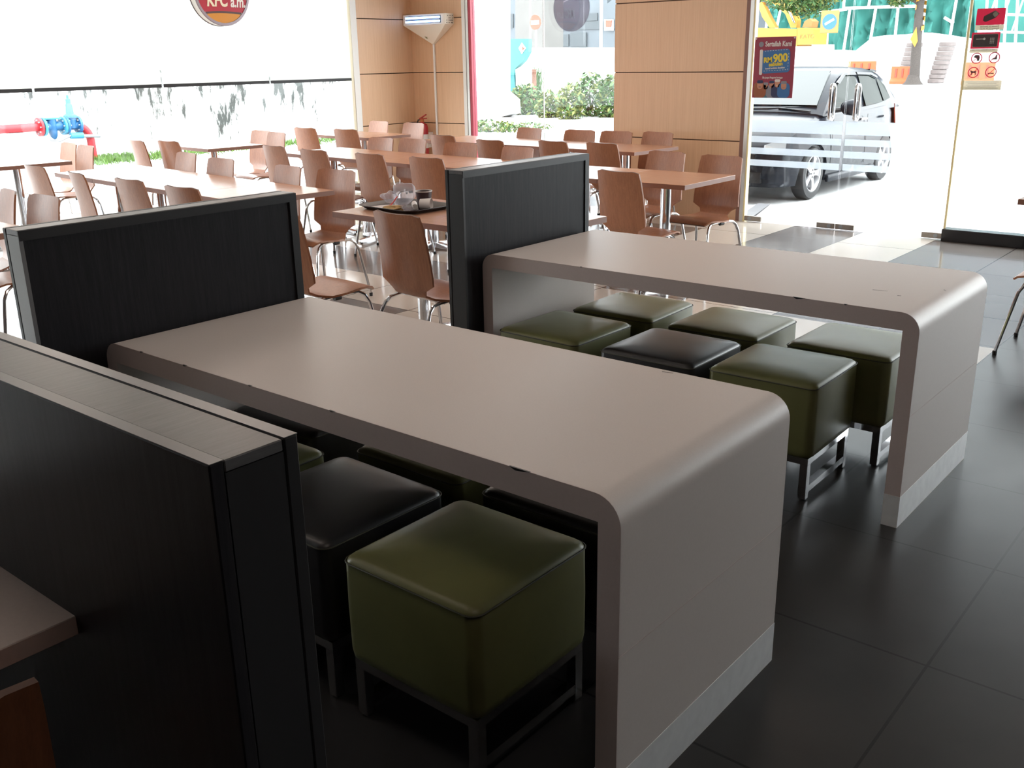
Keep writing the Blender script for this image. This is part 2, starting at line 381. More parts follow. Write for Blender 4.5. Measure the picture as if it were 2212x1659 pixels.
struct('wall_front_header', MB().box(-6.035, -2.24, YC, YC + .12, 2.75, ZC).box(-1.665, 6.0, YD - .02, YD + .1, 2.72, ZC), 'white')
struct('wall_left_rear', MB().box(WX - .15, WX, -5.0, -3.3, 0, 2.72), 'wallpaint')
# left window: glass in three panes, frame, sill kerb
g = thing('window_1', 'long left window wall under white roller blinds', 'window'); g['kind'] = 'structure'
for a, b in ((-3.3, 0.9), (0.92, 3.2), (3.22, 7.2)): MB().box(WX - .06, WX - .05, a, b, 0.08, 2.72).build('window_pane', 'glass', g, None)
MB().box(WX - .12, WX + .0, -3.3, 7.23, 0, 0.08).build('window_sill', 'alu', g, None)
MB().box(WX - .12, WX + .02, 7.225, 7.27, 0, 2.72).build('window_frame', 'creamframe', g, None)
MB().box(WX - .12, WX + .03, 7.27, 7.34, 0, 2.72).box(WX - .12, WX + .02, 7.344, 7.372, 0, 2.72).build('window_frame', 'white', g, None)
# front window between corner and pillar
g = thing('window_2', 'front window between the corner panels and the pillar', 'window'); g['kind'] = 'structure'
MB().box(-5.897, -4.775, YC + .03, YC + .042, 0.02, 2.75).build('window_pane', 'glass', g, None)
MB().box(-4.768, -3.13, YC + .03, YC + .042, 0.02, 2.75).build('window_pane', 'glass', g, None)
MB().box(-4.775, -4.768, YC + .026, YC + .046, 0.02, 2.75).build('window_joint', 'white', g, None)
MB().box(-6.035, -5.982, YC - .02, YC + .08, 0, 2.75).build('window_frame', 'white', g, None)
MB().box(-5.978, -5.94, YC - .01, YC + .08, 0, 2.75).build('window_frame', 'alu', g, None)
MB().box(-5.938, -5.897, YC - .005, YC + .08, 0, 2.75).build('window_frame', 'redtrim', g, None)
MB().box(-5.897, -3.126, YC, YC + .08, 0, 0.02).build('window_sill', 'alu', g, None)
# right fixed glass
g = thing('window_3', 'fixed front glass right of the doors on a black kerb', 'window'); g['kind'] = 'structure'
MB().box(0.312, 3.2, YD - .006, YD + .006, 0.1, 2.72).build('window_pane', 'glass', g, None)
MB().box(3.206, 6.0, YD - .006, YD + .006, 0.1, 2.72).build('window_pane', 'glass', g, None)
MB().box(0.296, 0.312, YD - .008, YD + .008, 0.06, 2.72).build('window_joint', 'cream_line', g, None)
mb = MB()
for k in range(9): mb.box(0.30 + k * .651 + .002, min(6.0, 0.30 + (k + 1) * .651 - .002), YD - .07, YD + .06, 0, 0.104)
tag(mb.bevel(.004, 1).build('baseboard_front', 'black_stone', smooth=None), 'low black stone kerb under the fixed front glass', None, None, 'structure')
# pillar edge jamb
struct('trim_1', MB().box(-1.665, -1.625, YD - .012, YD + .05, 0, 2.72), 'browntrim')
struct('trim_2', MB().box(-1.625, -1.588, YD - .015, YD + .05, 0, 2.72), 'alu')
struct('trim_3', MB().box(-1.588, -1.572, YD - .012, YD + .05, 0, 2.72), 'cream_line')
# doors
def door(name, x0, x1, hx, hinge_left, label):
    g = thing(name, label, 'door'); g['kind'] = 'structure'
    MB().box(x0, x1, YD - .006, YD + .006, 0.012, 2.70).build('door_pane', 'glass', g, None)
    for z0, z1 in ((.852, .968), (.757, .815), (.648, .708), (.538, .596)):
        MB().box(x0 + .01, x1 - .01, YD + .0065, YD + .0072, z0, z1).build('frosted_strip', 'frost', g, None)
    for sgn in (-1, 1):
        y = YD + sgn * .05; pts = [(hx, YD + sgn * .006, 1.285)]
        pts += [(hx, YD + sgn * (.006 + .044 * math.sin(t)), 1.245 + .045 * math.cos(t) * 1.0) for t in (R(30), R(60), R(90))]
        pts += [(hx, y, 1.02)] + [(hx, YD + sgn * (.006 + .044 * math.sin(t)), 1.02 - .045 * math.cos(t)) for t in (R(60), R(30))] + [(hx, YD + sgn * .006, .975)]
        MB().tube(pts, .0125, 10).build('door_handle', 'chrome', g)
    for a, b in ((x0 - .002, x0 + .17), (x1 - .17, x1 + .002)):
        MB().box(a, b, YD - .016, YD + .016, 0.008, 0.056).bevel(.003, 1).build('door_fitting', 'patch', g, None)
    for hxx in (x0 + .05, x1 - .05):
        MB().lathe([(.0, -.019), (.017, -.019), (.019, -.0175), (.019, -.016)], 16, (hxx, YD, .032), Matrix.Rotation(R(-90), 3, 'X')).build('door_lock', 'bolt', g)
    return g
door('door_1', -1.565, -0.664, -0.785, True, 'frameless glass door leaf with maroon poster, left of the pair')
door('door_2', -0.652, 0.290, -0.558, False, 'frameless glass door leaf without poster, right of the pair')
# ground outside
struct('ground', MB().box(-60, 60, YC + .1, 140, -0.2, -0.08).box(-60, WX - .15, -30, YC + .1, -0.2, -0.08).box(6.1, 60, -30, YC + .1, -0.2, -0.08).box(-2.24, 6.1, YD + .03, YC + .1, -.2, -.08), 'concrete', 'pale concrete forecourt and road outside')
mb = MB().prism([(-1.87, 8.65, -.08), (-1.32, 8.02, -.08), (2.5, 7.98, -.08), (6, 7.98, -.08), (6, YD + .02, -.08), (-1.6, YD + .02, -.08), (-1.6, 7.7, -.08)], (0, 0, .078))
tag(mb.build('step', 'porch', smooth=None), 'pale tiled step outside the glass doors', None, None, 'structure')
tag(MB().prism([(-1.88, 8.66, -.08), (-1.62, 7.68, -.08), (-1.62, 7.50, -.08), (-1.70, 7.46, -.08), (-2.02, 8.66, -.08)], (0, 0, .079)).build('step', 'porchdark', smooth=None), 'dark tile border on the doorstep', None, None, 'structure')

struct('sky_block_slab', MB().box(-2.24, 6.1, YD + .1, YD + .9, ZC - .1, ZC + .1), 'ceiling')  # added overhang, out of view, keeps sky light off floor and tables

# ------------------------------------------------------------------ partitions
def partition(x0, x1, y0, y1, h, along, label, lit):
    g = thing('partition', label, 'partition', ((x0 + x1) / 2, (y0 + y1) / 2, 0), 0, 'dark dividers between the booths')
    a, b = (x1 - x0) / 2, (y1 - y0) / 2
    if along == 'y':
        MB().box(-a + .022, a - .002, -b + .006, b - .006, 0.004, h - .006).build('core_panel', 'dark', g, None)
        MB().box(-a + .002, -a + .020, -b, b, 0, h).bevel(.002, 1).build('edge_board', 'trimdark', g, None)
        MB().box(-a + .024, a, -b, b, h - .016, h).bevel(.0015, 1).build('top_cap', 'cap', g, None)
        MB().box(-a + .024, a, -b, -b + .012, 0, h - .0165).build('end_cap', 'trimlite' if lit else 'trimdark', g, None)  # one divider gets a paler grey near end cap
        MB().box(-a + .024, a, b - .012, b, 0, h - .0165).build('end_cap', 'trimdark', g, None)
        MB().box(a, a + .004, -b, b, h - .03, h - .002).box(a, a + .004, b - .03, b, .0, h - .03).build('edge_trim', 'trimdark', g, None)
    else:
        MB().box(-a + .006, a - .006, -b + .022, b - .024, 0.004, h - .006).build('core_panel', 'dark', g, None)
        MB().box(-a, a, b - .021, b, 0, h).bevel(.002, 1).build('edge_board', 'trimdark', g, None)
        MB().box(-a, a, -b, -b + .020, 0, h).bevel(.002, 1).build('edge_board', 'dark', g, None)
        MB().box(-a, a, -b + .0205, b - .0235, h - .016, h).bevel(.0015, 1).build('top_cap', 'cap', g, None)
        MB().box(-a, a, b - .0209, b - .0005, h + .0002, h + .0012).build('top_trim', 'trimlite', g, None)
        MB().box(-a, a, -b + .0005, -b + .0195, h + .0002, h + .0012).build('top_trim', 'trimlite', g, None)
        MB().box(a - .012, a, -b + .0205, b - .0235, 0, h - .0165).build('end_cap', 'trimdark', g, None)
    return g
partition(-.098, -.006, -.20, .772, 1.112, 'y', 'dark divider behind the left end of the near waterfall table', True)
partition(-.090, .012, 1.625, 2.530, 1.108, 'y', 'dark divider behind the left end of the far waterfall table', False)
partition(-.10, 1.86, -.846, -.718, 1.105, 'x', 'long dark divider in the left foreground with wide grained top', False)

# ------------------------------------------------------------------ waterfall tables
def waterfall(L, D, loc, label):
    g = thing('waterfall_table', label, 'table', loc, 0, 'cream waterfall tables')
    H, T, TL, r = .75, .06, .053, .062
    def arc(cx, cz, a0, a1, rad, n=8): return [(cx + rad * math.cos(R(a0 + (a1 - a0) * k / n)), cz + rad * math.sin(R(a0 + (a1 - a0) * k / n))) for k in range(n + 1)]
    out = [(0, .115)] + arc(r, H - r, 180, 90, r) + arc(L - r, H - r, 90, 0, r) + [(L, .115)]
    inn = [(L - TL, .115), (L - TL, H - T), (TL, H - T), (TL, .115)]
    prof = out + inn; e = .0015
    # laminate skin with end edge bands set a hair inside
    mb = MB(); n = len(prof); ya, yb = .0, D
    va = [mb.bm.verts.new((x, ya, z)) for x, z in prof]; vb = [mb.bm.verts.new((x, yb, z)) for x, z in prof]
    for i in range(n): mb.face((va[i], va[(i + 1) % n], vb[(i + 1) % n], vb[i]), 0)
    mb.build('table_shell', 'cream', g, 40)
    for y0, y1, nm in ((-.001, .0008, 'edge_band'), (D - .0008, D + .001, 'edge_band')):
        k = len(out); mb = MB()
        fa = [mb.bm.verts.new((x, y0, z)) for x, z in prof]; fb = [mb.bm.verts.new((x, y1, z)) for x, z in prof]
        mb.face(fa); mb.face(fb[::-1])
        for i in range(n): mb.face((fa[i], fa[(i + 1) % n], fb[(i + 1) % n], fb[i]))
        mb.build(nm, 'edge', g, None)
    for x0, x1 in ((-.001, TL + .001), (L - TL - .001, L + .001)):
        MB().box(x0, x1, -.002, D + .002, 0, .1148).build('kick_plate', 'steel', g, None)
    MB().box(L + .0002, L + .0008, 0, D, .4035, .4055).build('panel_joint', 'edge', g, None)
    return g
t1 = waterfall(1.875, .75, (0, 0, 0), 'long cream waterfall table nearest the camera, stools tucked underneath')
t2 = waterfall(1.852, .772, (.018, 1.731, 0), 'long cream waterfall table farther back, towards the glass doors')
# chips in the laminate edge and dark scratches on the tops
def chips(g, L, D, edge_x, marks):
    for x, wdt, dep in edge_x: MB().prism([(x, -.0016, .7505), (x + wdt * .3, -.0016, .7505 - dep), (x + wdt * .7, -.0016, .7505 - dep * .6), (x + wdt, -.0016, .7505)], (0, .004, 0)).build('worn_chip', 'blackplastic', g, None)
    for x, y, dx, dy, wdt in marks:
        d = Vector((dx, dy, 0)); p = Vector((-dy, dx, 0)).normalized() * wdt; a = Vector((x, y, .7501))
        MB().prism([a - p, a + d - p * .3, a + d + p * .3, a + p], (0, 0, .0004)).build('scratch', 'blackplastic', g, None)
chips(t1, 1.875, .75, [(.42, .02, .004), (.72, .015, .003), (1.04, .02, .004), (1.60, .055, .006), (.20, .015, .003)], [(1.52, .733, .03, .006, .002)])
chips(t2, 1.852, .772, [(.52, .01, .003), (1.42, .045, .007), (1.60, .012, .004)], [(1.60, .26, .05, .008, .0012), (1.70, .22, .012, .004, .0025), (1.80, .40, .01, -.012, .0015)])

# ------------------------------------------------------------------ stools
def make_stool(mat):
    g = thing('cube_stool', '', 'stool'); W = .42; h = W / 2
    rings = []; z0, z1 = .165, .452; r = .028
    def ring(hw, z, bulge=0.0, k=6):
        pts = []; cr = .03
        for cx, cy, a0 in ((1, 1, 0), (-1, 1, 90), (-1, -1, 180), (1, -1, 270)):
            for i in range(k + 1):
                a = R(a0 + 90 * i / k); pts.append(Vector((cx * (hw - cr) + cr * math.cos(a), cy * (hw - cr) + cr * math.sin(a), z)))
        return pts
    prof = [(h - .012, z0), (h - .003, z0 + .008), (h, z0 + .03), (h + .001, z0 + .14), (h, z1 - r)]
    prof += [(h - r + r * math.cos(R(t)), z1 - r + (r - .006) * math.sin(R(t))) for t in (25, 50, 75)]
    prof += [(h - r - .03, z1 - .004), (h * .6, z1 - .001), (h * .25, z1)]
    MB().loft([ring(a, z) if a > .05 else [p * 1 for p in ring(.06, z)] for a, z in prof]).build('cushion', mat, g, 50)
    mb = MB()
    zz = z1 - r + .006
    mb.tube(ring(h + .0008, zz, k=4) + [ring(h + .0008, zz, k=4)[0]], .0022, 5)
    mb.build('stitched_seam', 'seam', g)
    mb = MB()
    mb.box(-h + .012, h - .012, -h + .012, h - .012, .140, .166); mb.build('base_frame', 'chrome', g, None)
    for sx in (-1, 1):
        for sy in (-1, 1):
            cx, cy = sx * (h - .026), sy * (h - .026)
            MB().box(cx - .014, cx + .014, cy - .014, cy + .014, .006, .1405).build('leg', 'chrome', g, None)
            MB().lathe([(.011, 0), (.012, .006)], 10, (cx, cy, .0)).build('foot', 'rubber', g)
        MB().box(sx * (h - .026) - .0135, sx * (h - .026) + .0135, -h + .041, h - .041, .028, .054).build('rail', 'chrome', g, None)
    return g
protoG, protoB = make_stool('green'), make_stool('black'); used = set()
def stool(kind, x, y, label, rz=0.0):
    p = protoG if kind == 'g' else protoB
    o = p if kind not in used else copy_tree(p); used.add(kind)
    o.location = (x, y, 0); o.rotation_euler.z = R(rz); o['label'] = label; o['group'] = 'cube stools under the waterfall tables'
stool('g', 1.372, .108, 'green cube stool at the open near corner of the near waterfall table', 0)
stool('b', .89, .115, 'black cube stool beside the big green stool, in front row of near table', -1)
stool('g', .42, .10, 'green cube stool in front row of near table, mostly behind the foreground divider', 1)
stool('b', .285, .57, 'black cube stool in the back row under the near table, beside its left leg', 0)
stool('g', .885, .585, 'green cube stool in the back row under the near table, hidden behind black stool', 0)
stool('b', 1.385, .585, 'black cube stool in the back row under the near table, behind the big green stool', 0)
stool('g', .345, 1.895, 'green cube stool in front row under the far table, leftmost', -1)
stool('b', .872, 1.895, 'black cube stool under the far table, the only black one there', 0)
stool('g', 1.335, 1.935, 'green cube stool in front row under the far table, beside the near table corner', 1)
stool('g', .385, 2.375, 'green cube stool in back row under the far table, against its left leg', 2)
stool('g', .895, 2.375, 'green cube stool in back row under the far table, middle of the row', 0)
stool('g', 1.43, 2.405, 'green cube stool in back row under the far table, beside its right leg', 0)

# ------------------------------------------------------------------ chairs
def make_chair():
    g = thing('dining_chair', '', 'chair')
    # side profile (y forward, z up) of the bent ply from the back top to the seat front
    P = [(-.235, .850), (-.222, .79), (-.203, .70), (-.186, .61), (-.176, .54), (-.170, .50), (-.160, .465), (-.138, .437), (-.105, .424), (-.05, .421), (.03, .427), (.11, .436), (.17, .436), (.205, .426), (.225, .408)]
    Wd = [.176, .182, .188, .193, .196, .197, .135, .118, .150, .197, .205, .205, .202, .196, .180]
    cv = [.030, .030, .028, .025, .022, .018, .010, .004, .0, -.004, -.006, -.006, -.004, -.002, 0]
    th = .011; nx = 8
    def sheet(i0, i1, name):
        rows = []
        for i in range(i0, i1 + 1):
            a, b = P[max(i - 1, 0)], P[min(i + 1, len(P) - 1)]; t = Vector((0, b[0] - a[0], b[1] - a[1])).normalized(); nrm = Vector((0, -t.z, t.y))
            top, bot = [], []
            for k in range(nx + 1):
                u = 2 * k / nx - 1; x = u * Wd[i]; c = cv[i] * u * u
                zadj = 0
                if i in (0,) and abs(u) == 1: zadj = -.014
                p = Vector((x, P[i][0], P[i][1] + zadj)) - nrm * (-c)
                top.append(p + nrm * th / 2); bot.append(p - nrm * th / 2)
            rows.append(top + bot[::-1])
        mb = MB().loft(rows); mb.bm.verts.ensure_lookup_table(); n2 = 2 * (nx + 1)
        for f in mb.bm.faces:
            ids = sorted({v.index % n2 for v in f.verts})
            if len(f.verts) > 4 or ids in ([nx, nx + 1], [0, n2 - 1]): f.material_index = 1
        mb.build(name, ['veneer', 'veneer_edge'], g, 50)
    sheet(0, 7, 'backrest'); sheet(7, 14, 'seat')
    for sx in (-1, 1):
        x = sx * .165; pts = [(sx * .225, -.235, .012), (sx * .185, -.185, .33), (sx * .176, -.165, .375), (sx * .168, -.135, .400), (x, -.09, .407), (x, .06, .414), (sx * .168, .13, .410), (sx * .176, .165, .39), (sx * .185, .19, .345), (sx * .222, .255, .012)]
        f = MB().tube(pts, .0095, 8).build('leg_frame', 'chrome', g)
        for p in (pts[0], pts[-1]): MB().lathe([(.011, 0), (.012, .02), (.0105, .024)], 8, (p[0], p[1], 0)).build('foot_cap', 'rubber', f)
        MB().tube([(x, -.02, .400), (x, .02, .400)], .014, 8).build('clamp', 'blackplastic', g)
    MB().tube([(-.165, -.06, .405), (.165, -.06, .405)], .0085, 8).build('cross_bar', 'chrome', g)
    return g
chair0 = make_chair(); nch = [0]
def chair(x, y, face, label, group, ang=0.0):
    """x, y: middle of the back's top edge on plan; face: compass of the seat"""
    o = chair0 if nch[0] == 0 else copy_tree(chair0); nch[0] += 1
    rz = R({'N': 0, 'S': 180, 'W': 90, 'E': -90}[face] + ang)
    d = Matrix.Rotation(rz, 3, 'Z') @ Vector((0, .23, 0))
    o.location = (x + d.x, y + d.y, 0); o.rotation_euler.z = rz; o['label'] = label; o['group'] = group
GD, GA, GC, GI, GE, GW, GJ = 'chairs at the tray table', 'chairs at the table by the glass doors', 'chairs along the middle table row', 'chairs along the front window row', 'chairs along the left table row', 'chairs at the left window tables', 'chairs just behind the near divider'
chair(-0.66, 1.85, 'N', 'brown veneer chair with its back to us in front of the messy tray', GD, -6)
chair(-1.20, 1.56, 'N', 'brown veneer chair half hidden behind the right end of the near divider, seat showing', GD, -4)
chair(-2.43, 3.06, 'S', 'brown veneer chair left of the tray table, whole seat and legs visible', GE, 3)
chair(-0.76, 3.93, 'N', 'brown veneer chair in front of the right hand table, seen through to far table top', GA, -8)
chair(-1.18, 5.30, 'S', 'brown veneer chair behind the right hand table, left of the two facing us', GA, -9)
chair(-.66, 5.20, 'S', 'brown veneer chair at the pillar edge beside the glass door, right of the two', GA, -7)
chair(-4.51, 4.08, 'N', 'chair with back to us at the middle table row, leftmost of four', GC, -6)
chair(-3.86, 3.99, 'N', 'chair with back to us at the middle table row, second of four from left', GC, -2)
chair(-3.16, 3.98, 'N', 'chair with back to us at the middle table row, above the plastic bag', GC, -4)
chair(-2.52, 3.97, 'N', 'chair with back to us at the middle table row, rightmost, beside the far divider', GC, 0)
chair(-4.31, 5.25, 'S', 'chair facing us across the middle table row, leftmost of four', GC, -3)
chair(-3.90, 5.27, 'S', 'chair facing us across the middle table row, second of four, below the extinguisher', GC, -2)
chair(-3.18, 5.14, 'S', 'chair facing us across the middle table row, third of four', GC, 5)
chair(-2.47, 5.07, 'S', 'chair facing us across the middle table row, rightmost of four', GC, -6)
chair(-4.02, 5.74, 'N', 'chair with back to us at the front window row, leftmost, by the white conduit', GI, -6)
chair(-3.20, 5.50, 'N', 'chair with back to us at the front window row, second from left', GI, -6)
chair(-2.61, 5.67, 'N', 'chair with back to us at the front window row, just above the far divider', GI, -8)
chair(-2.11, 5.71, 'N', 'chair with back to us at the front window row, rightmost, at the divider corner', GI, -8)
chair(-3.86, 6.98, 'S', 'chair facing us against the front window, leftmost of four', GI, -8)
chair(-3.19, 6.95, 'S', 'chair facing us against the front window, second of four', GI, 4)
chair(-2.75, 6.96, 'S', 'chair facing us at the left edge of the pillar, third of four', GI, 2)
chair(-2.32, 7.04, 'S', 'chair facing us in front of the pillar, rightmost of four', GI, -6)
chair(-4.70, 2.03, 'N', 'chair with back to us at the left table row, leftmost, dim and slanting', GE, -4)
chair(-3.95, 1.96, 'N', 'chair with back to us at the left table row, second of four', GE, -12)
chair(-3.21, 1.93, 'N', 'chair with back to us at the left table row, third, broad dark back', GE, -2)
chair(-2.53, 1.88, 'N', 'chair with back to us at the left table row, rightmost, low above the near divider', GE, 0)
chair(-4.58, 3.30, 'S', 'chair facing us across the left table row, leftmost of three', GE, -8)
chair(-3.88, 3.15, 'S', 'chair facing us across the left table row, in front of window table column', GE, -3)
chair(-2.93, 3.05, 'S', 'chair facing us across the left table row, right end, only its top shows', GE, -9)
chair(-6.62, 3.34, 'S', 'pale lit chair behind the leftmost window table, left of two', GW, -6)
chair(-6.17, 3.27, 'S', 'pale lit chair behind the leftmost window table, below the red pipe', GW, -6)
chair(-6.36, 3.84, 'N', 'chair with back to us at the middle window table, beside the grass', GW, -9)
chair(-5.96, 3.94, 'N', 'chair with back to us at the middle window table, right of two', GW, 0)
chair(-6.32, 5.36, 'S', 'washed out pale chair behind the middle window table, left of two', GW, -3)
chair(-5.92, 5.26, 'S', 'washed out pale chair behind the middle window table, right of two', GW, -8)
chair(-6.26, 5.86, 'N', 'chair with back to us at the corner window table, left of two', GW, 2)
chair(-5.62, 5.90, 'N', 'chair with back to us at the corner window table, right of two', GW, 3)
chair(-6.36, 7.15, 'S', 'brightly lit chair against the corner panels, left of two', GW, -5)
chair(-5.69, 7.08, 'S', 'brightly lit chair against the corner panels, beside the extinguisher', GW, -4)
chair(-2.83, 1.24, 'S', 'chair top peeking over the near divider left end, facing us, right of two', GJ, 0)
chair(-3.27, 1.24, 'S', 'chair cut by the left picture edge above the near divider', GJ, -12)
chair(2.065, 4.30, 'W', 'chair at the right picture edge of which only chrome legs show', 'chair at the right edge')
chair(1.725, -1.19, 'W', 'dark brown chair back in the bottom left corner', 'chair in the foreground')

# ------------------------------------------------------------------ pedestal tables
def make_table(w, d):
    g = thing('dining_table', '', 'table'); T = .032
    mb = MB().box(-w/2, w/2, -d/2, d/2, .75 - T, .75).bevel(.0015, 1)
    mb.bm.normal_update()
    for f in mb.bm.faces:
        if abs(f.normal.z) < .5: f.material_index = 1
    mb.build('tabletop', ['topwood', 'topedge'], g, None)
    MB().box(-.16, .16, -.16, .16, .708, .7179).build('mounting_plate', 'blackplastic', g, None)
    MB().lathe([(.038, .055), (.038, .708)], 20).build('column', 'chrome', g)
    for a in (R(0), R(90)):
        rot = Matrix.Rotation(a, 3, 'Z'); mb = MB()
        mb.loft([[rot @ Vector(p) for p in ((x, -hw, .012), (x, hw, .012), (x, hw * .8, zt), (x, -hw * .8, zt))] for x, hw, zt in ((-.28, .026, .034), (-.05, .034, .055 if a == 0 else .0548), (.05, .034, .055 if a == 0 else .0548), (.28, .026, .034))])
        f = mb.build('base_foot', 'chrome', g, None)
        for s_ in (-1, 1):
            p = rot @ Vector((s_ * .26, 0, 0)); MB().lathe([(.012, 0), (.012, .0125)], 8, p).build('leveller', 'rubber', f)
    return g
tab0 = make_table(.688, .70); tabw = make_table(.93, .64); ntab = {}
def table(x, y, ang, label, group, wide=False):
    p = tabw if wide else tab0
    o = p if not ntab.get(wide) else copy_tree(p); ntab[wide] = 1
    o.location = (x, y, 0); o.rotation_euler.z = R(ang); o['label'] = label; o['group'] = group
GT = 'brown pedestal tables'
def row(x_right, ynear_right, n, ang, labels, depth=.70, pitch=.69):
    c, s_ = math.cos(R(ang)), math.sin(R(ang))
    for k in range(n):
        u, v = -(k + .5) * pitch, depth / 2
        table(x_right + u * c - v * s_, ynear_right + u * s_ + v * c, ang, labels[k], GT)
row(-2.285, 2.14, 4, -4.6, ['white glaring table at the right end of the left row, corner above near divider', 'white glaring table second from right in the left row', 'white glaring table third from right in the left row', 'white glaring table at the far left end of the left row'])
row(-2.10, 4.24, 4, -4.0, ['brown table at the right end of the middle row, mostly behind the far divider', 'brown table in the middle row behind the plastic bag', 'brown table in the middle row right of the white glaring one', 'white glaring table at the left end of the middle row'])
row(-1.98, 6.06, 4, -3.0, ['brown table at the right end of the front window row, before the pillar', 'brown table in the front window row, second from right', 'brown table in the front window row, third from right', 'brown table at the left end of the front window row'])
row(-.425, 4.235, 2, 0, ['brown table by the glass doors with clear sharp right corner', 'brown table by the glass doors hidden behind the far divider'])
row(-.115, 2.185, 2, 0, ['brown table behind the far divider, right of the tray table', 'brown table carrying the messy tray'])
row(-2.35, .22, 2, 0, ['brown table hidden behind the near divider, right one', 'brown table hidden behind the near divider, left one'])
table(-6.37, 2.66, -4, 'leftmost window table with dark edge and chrome column', GT, True)
table(-6.29, 4.68, -4, 'middle window table with the grass strip behind it', GT, True)
table(-5.94, 6.47, -4, 'corner window table in front of the two brightly lit chairs', GT, True)
table(1.80, 5.02, 0, 'brown table at the right picture edge, only its tip in view', GT)
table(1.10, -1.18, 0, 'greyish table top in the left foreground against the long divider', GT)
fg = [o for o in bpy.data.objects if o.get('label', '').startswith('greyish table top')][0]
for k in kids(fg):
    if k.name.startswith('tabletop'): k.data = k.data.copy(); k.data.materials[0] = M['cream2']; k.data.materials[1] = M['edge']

# ------------------------------------------------------------------ tray and litter
TX, TY = -1.225, 2.50
def rrect(w, d, r, z, k=5):
    return [Vector((sx * (w/2 - r) + r * math.cos(R(a0 + 90 * i / k)), sy * (d/2 - r) + r * math.sin(R(a0 + 90 * i / k)), z)) for sx, sy, a0 in ((1, 1, 0), (-1, 1, 90), (-1, -1, 180), (1, -1, 270)) for i in range(k + 1)]
o = MB().loft([rrect(.40, .29, .05, .0), rrect(.41, .30, .05, .002), rrect(.45, .34, .06, .022), rrect(.475, .365, .065, .024), rrect(.475, .365, .065, .021), rrect(.452, .342, .06, .019), rrect(.42, .31, .05, .004), rrect(.30, .20, .05, .003)]).build('serving_tray', 'tray', None, 40, (TX, TY, .7505), R(-3))
tag(o, 'dark plastic serving tray full of litter on the brown table', 'tray')
zt = .7545
g = thing('paper_cup', 'dark brown paper cup with cream rim standing on the tray', 'cup', (TX + .125, TY + .02, zt))
MB().lathe([(.0, .004), (.031, .004), (.033, 0), (.034, .001), (.046, .098), (.044, .098), (.032, .01), (.0, .01)], 28).build('cup_body', 'cup', g)
MB().lathe([(.0445, .0975), (.0475, .097), (.049, .1), (.0475, .103), (.0445, .1025)], 28, ring=True).build('cup_rim', 'cupwhite', g)
mb = MB().lathe([(.026, -.03), (.028, -.03), (.033, .03), (.0345, .032), (.033, .034), (.0315, .03), (.0265, -.028)], 24, rot=Matrix.Rotation(R(90), 3, 'Y'))
o = mb.build('paper_cup', 'cupwhite', None, 40, (TX + .175, TY - .02, zt + .036), R(28)); tag(o, 'small white paper cup lying on its side at the right of the tray', 'cup')
def crumple(name, size, seed, mat, loc, label, cat, sub=4, amp=.32):
    bm = bmesh.new(); bmesh.ops.create_icosphere(bm, subdivisions=sub, radius=1.0); rg = random.Random(seed)
    dirs = [(Vector((rg.uniform(-1, 1), rg.uniform(-1, 1), rg.uniform(-1, 1))).normalized(), rg.uniform(-1, 1)) for _ in range(34)]
    for v in bm.verts:
        n = v.co.normalized(); f = 1.0
        for d, a in dirs: f += amp * a * max(0, n.dot(d)) ** 9
        v.co = Vector((n.x * size[0], n.y * size[1], n.z * size[2])) * f
    zmin = min(v.co.z for v in bm.verts)
    for v in bm.verts: v.co.z = max(v.co.z, zmin * .75) - zmin * .75
    m = MB(); m.bm.free(); m.bm = bm
    return tag(m.build(name, mat, None, 25, loc), label, cat)
crumple('plastic_bag', (.062, .05, .075), 3, 'plasticbag', (TX - .085, TY + .055, zt), 'crumpled clear plastic bag standing on the tray', 'bag')
crumple('plastic_bag', (.045, .035, .035), 9, 'plasticbag', (TX - .175, TY + .045, zt + .012), 'small clear plastic bag end at the left of the tray', 'bag')
crumple('food_scraps', (.055, .035, .013), 5, 'food', (TX + .02, TY - .105, zt), 'flat heap of food scraps on the front of the tray', 'food', amp=.5)
crumple('wrapper', (.04, .03, .018), 11, 'plasticbag', (TX + .09, TY - .085, zt), 'clear wrapper lying right of the food scraps', 'wrapper', amp=.5)
def sheet(name, pts, mat, label, cat, th=.0012):
    return tag(MB().prism(pts, (0, 0, th)).build(name, mat, None, None), label, cat)
sheet('napkin', [(TX - .20, TY - .10, zt), (TX - .06, TY - .125, zt), (TX - .035, TY - .02, zt + .004), (TX - .10, TY + .03, zt + .006), (TX - .185, TY - .02, zt + .002)], 'cupwhite', 'white paper napkin at the left of the tray', 'napkin')
o = MB().tube([(TX + .0, TY + .065, zt + .016), (TX + .10, TY - .03, zt + .016)], .0155, 14).build('napkin', 'cupwhite'); tag(o, 'rolled white napkin in front of the dark cup', 'napkin')
sheet('receipt', [(TX - .06, TY - .135, zt), (TX + .07, TY - .145, zt), (TX + .08, TY - .11, zt), (TX - .05, TY - .09, zt)], 'cupwhite', 'flat white slip of paper at the front of the tray', 'paper')
mb = MB().loft([[Vector((TX - .065 + .028 * t, TY - .115 + .02 * t, zt + .008 + .012 * t * t)) + Vector(q) for q in ((-.006, 0, -.004), (.006, 0, -.004), (.006, .01, .004), (-.006, .01, .004))] for t in (0, .6, 1.2, 1.8, 2.2)])
tag(mb.build('sauce_packet', 'chili'), 'curved red sauce packet beside the plastic bag', 'packet')

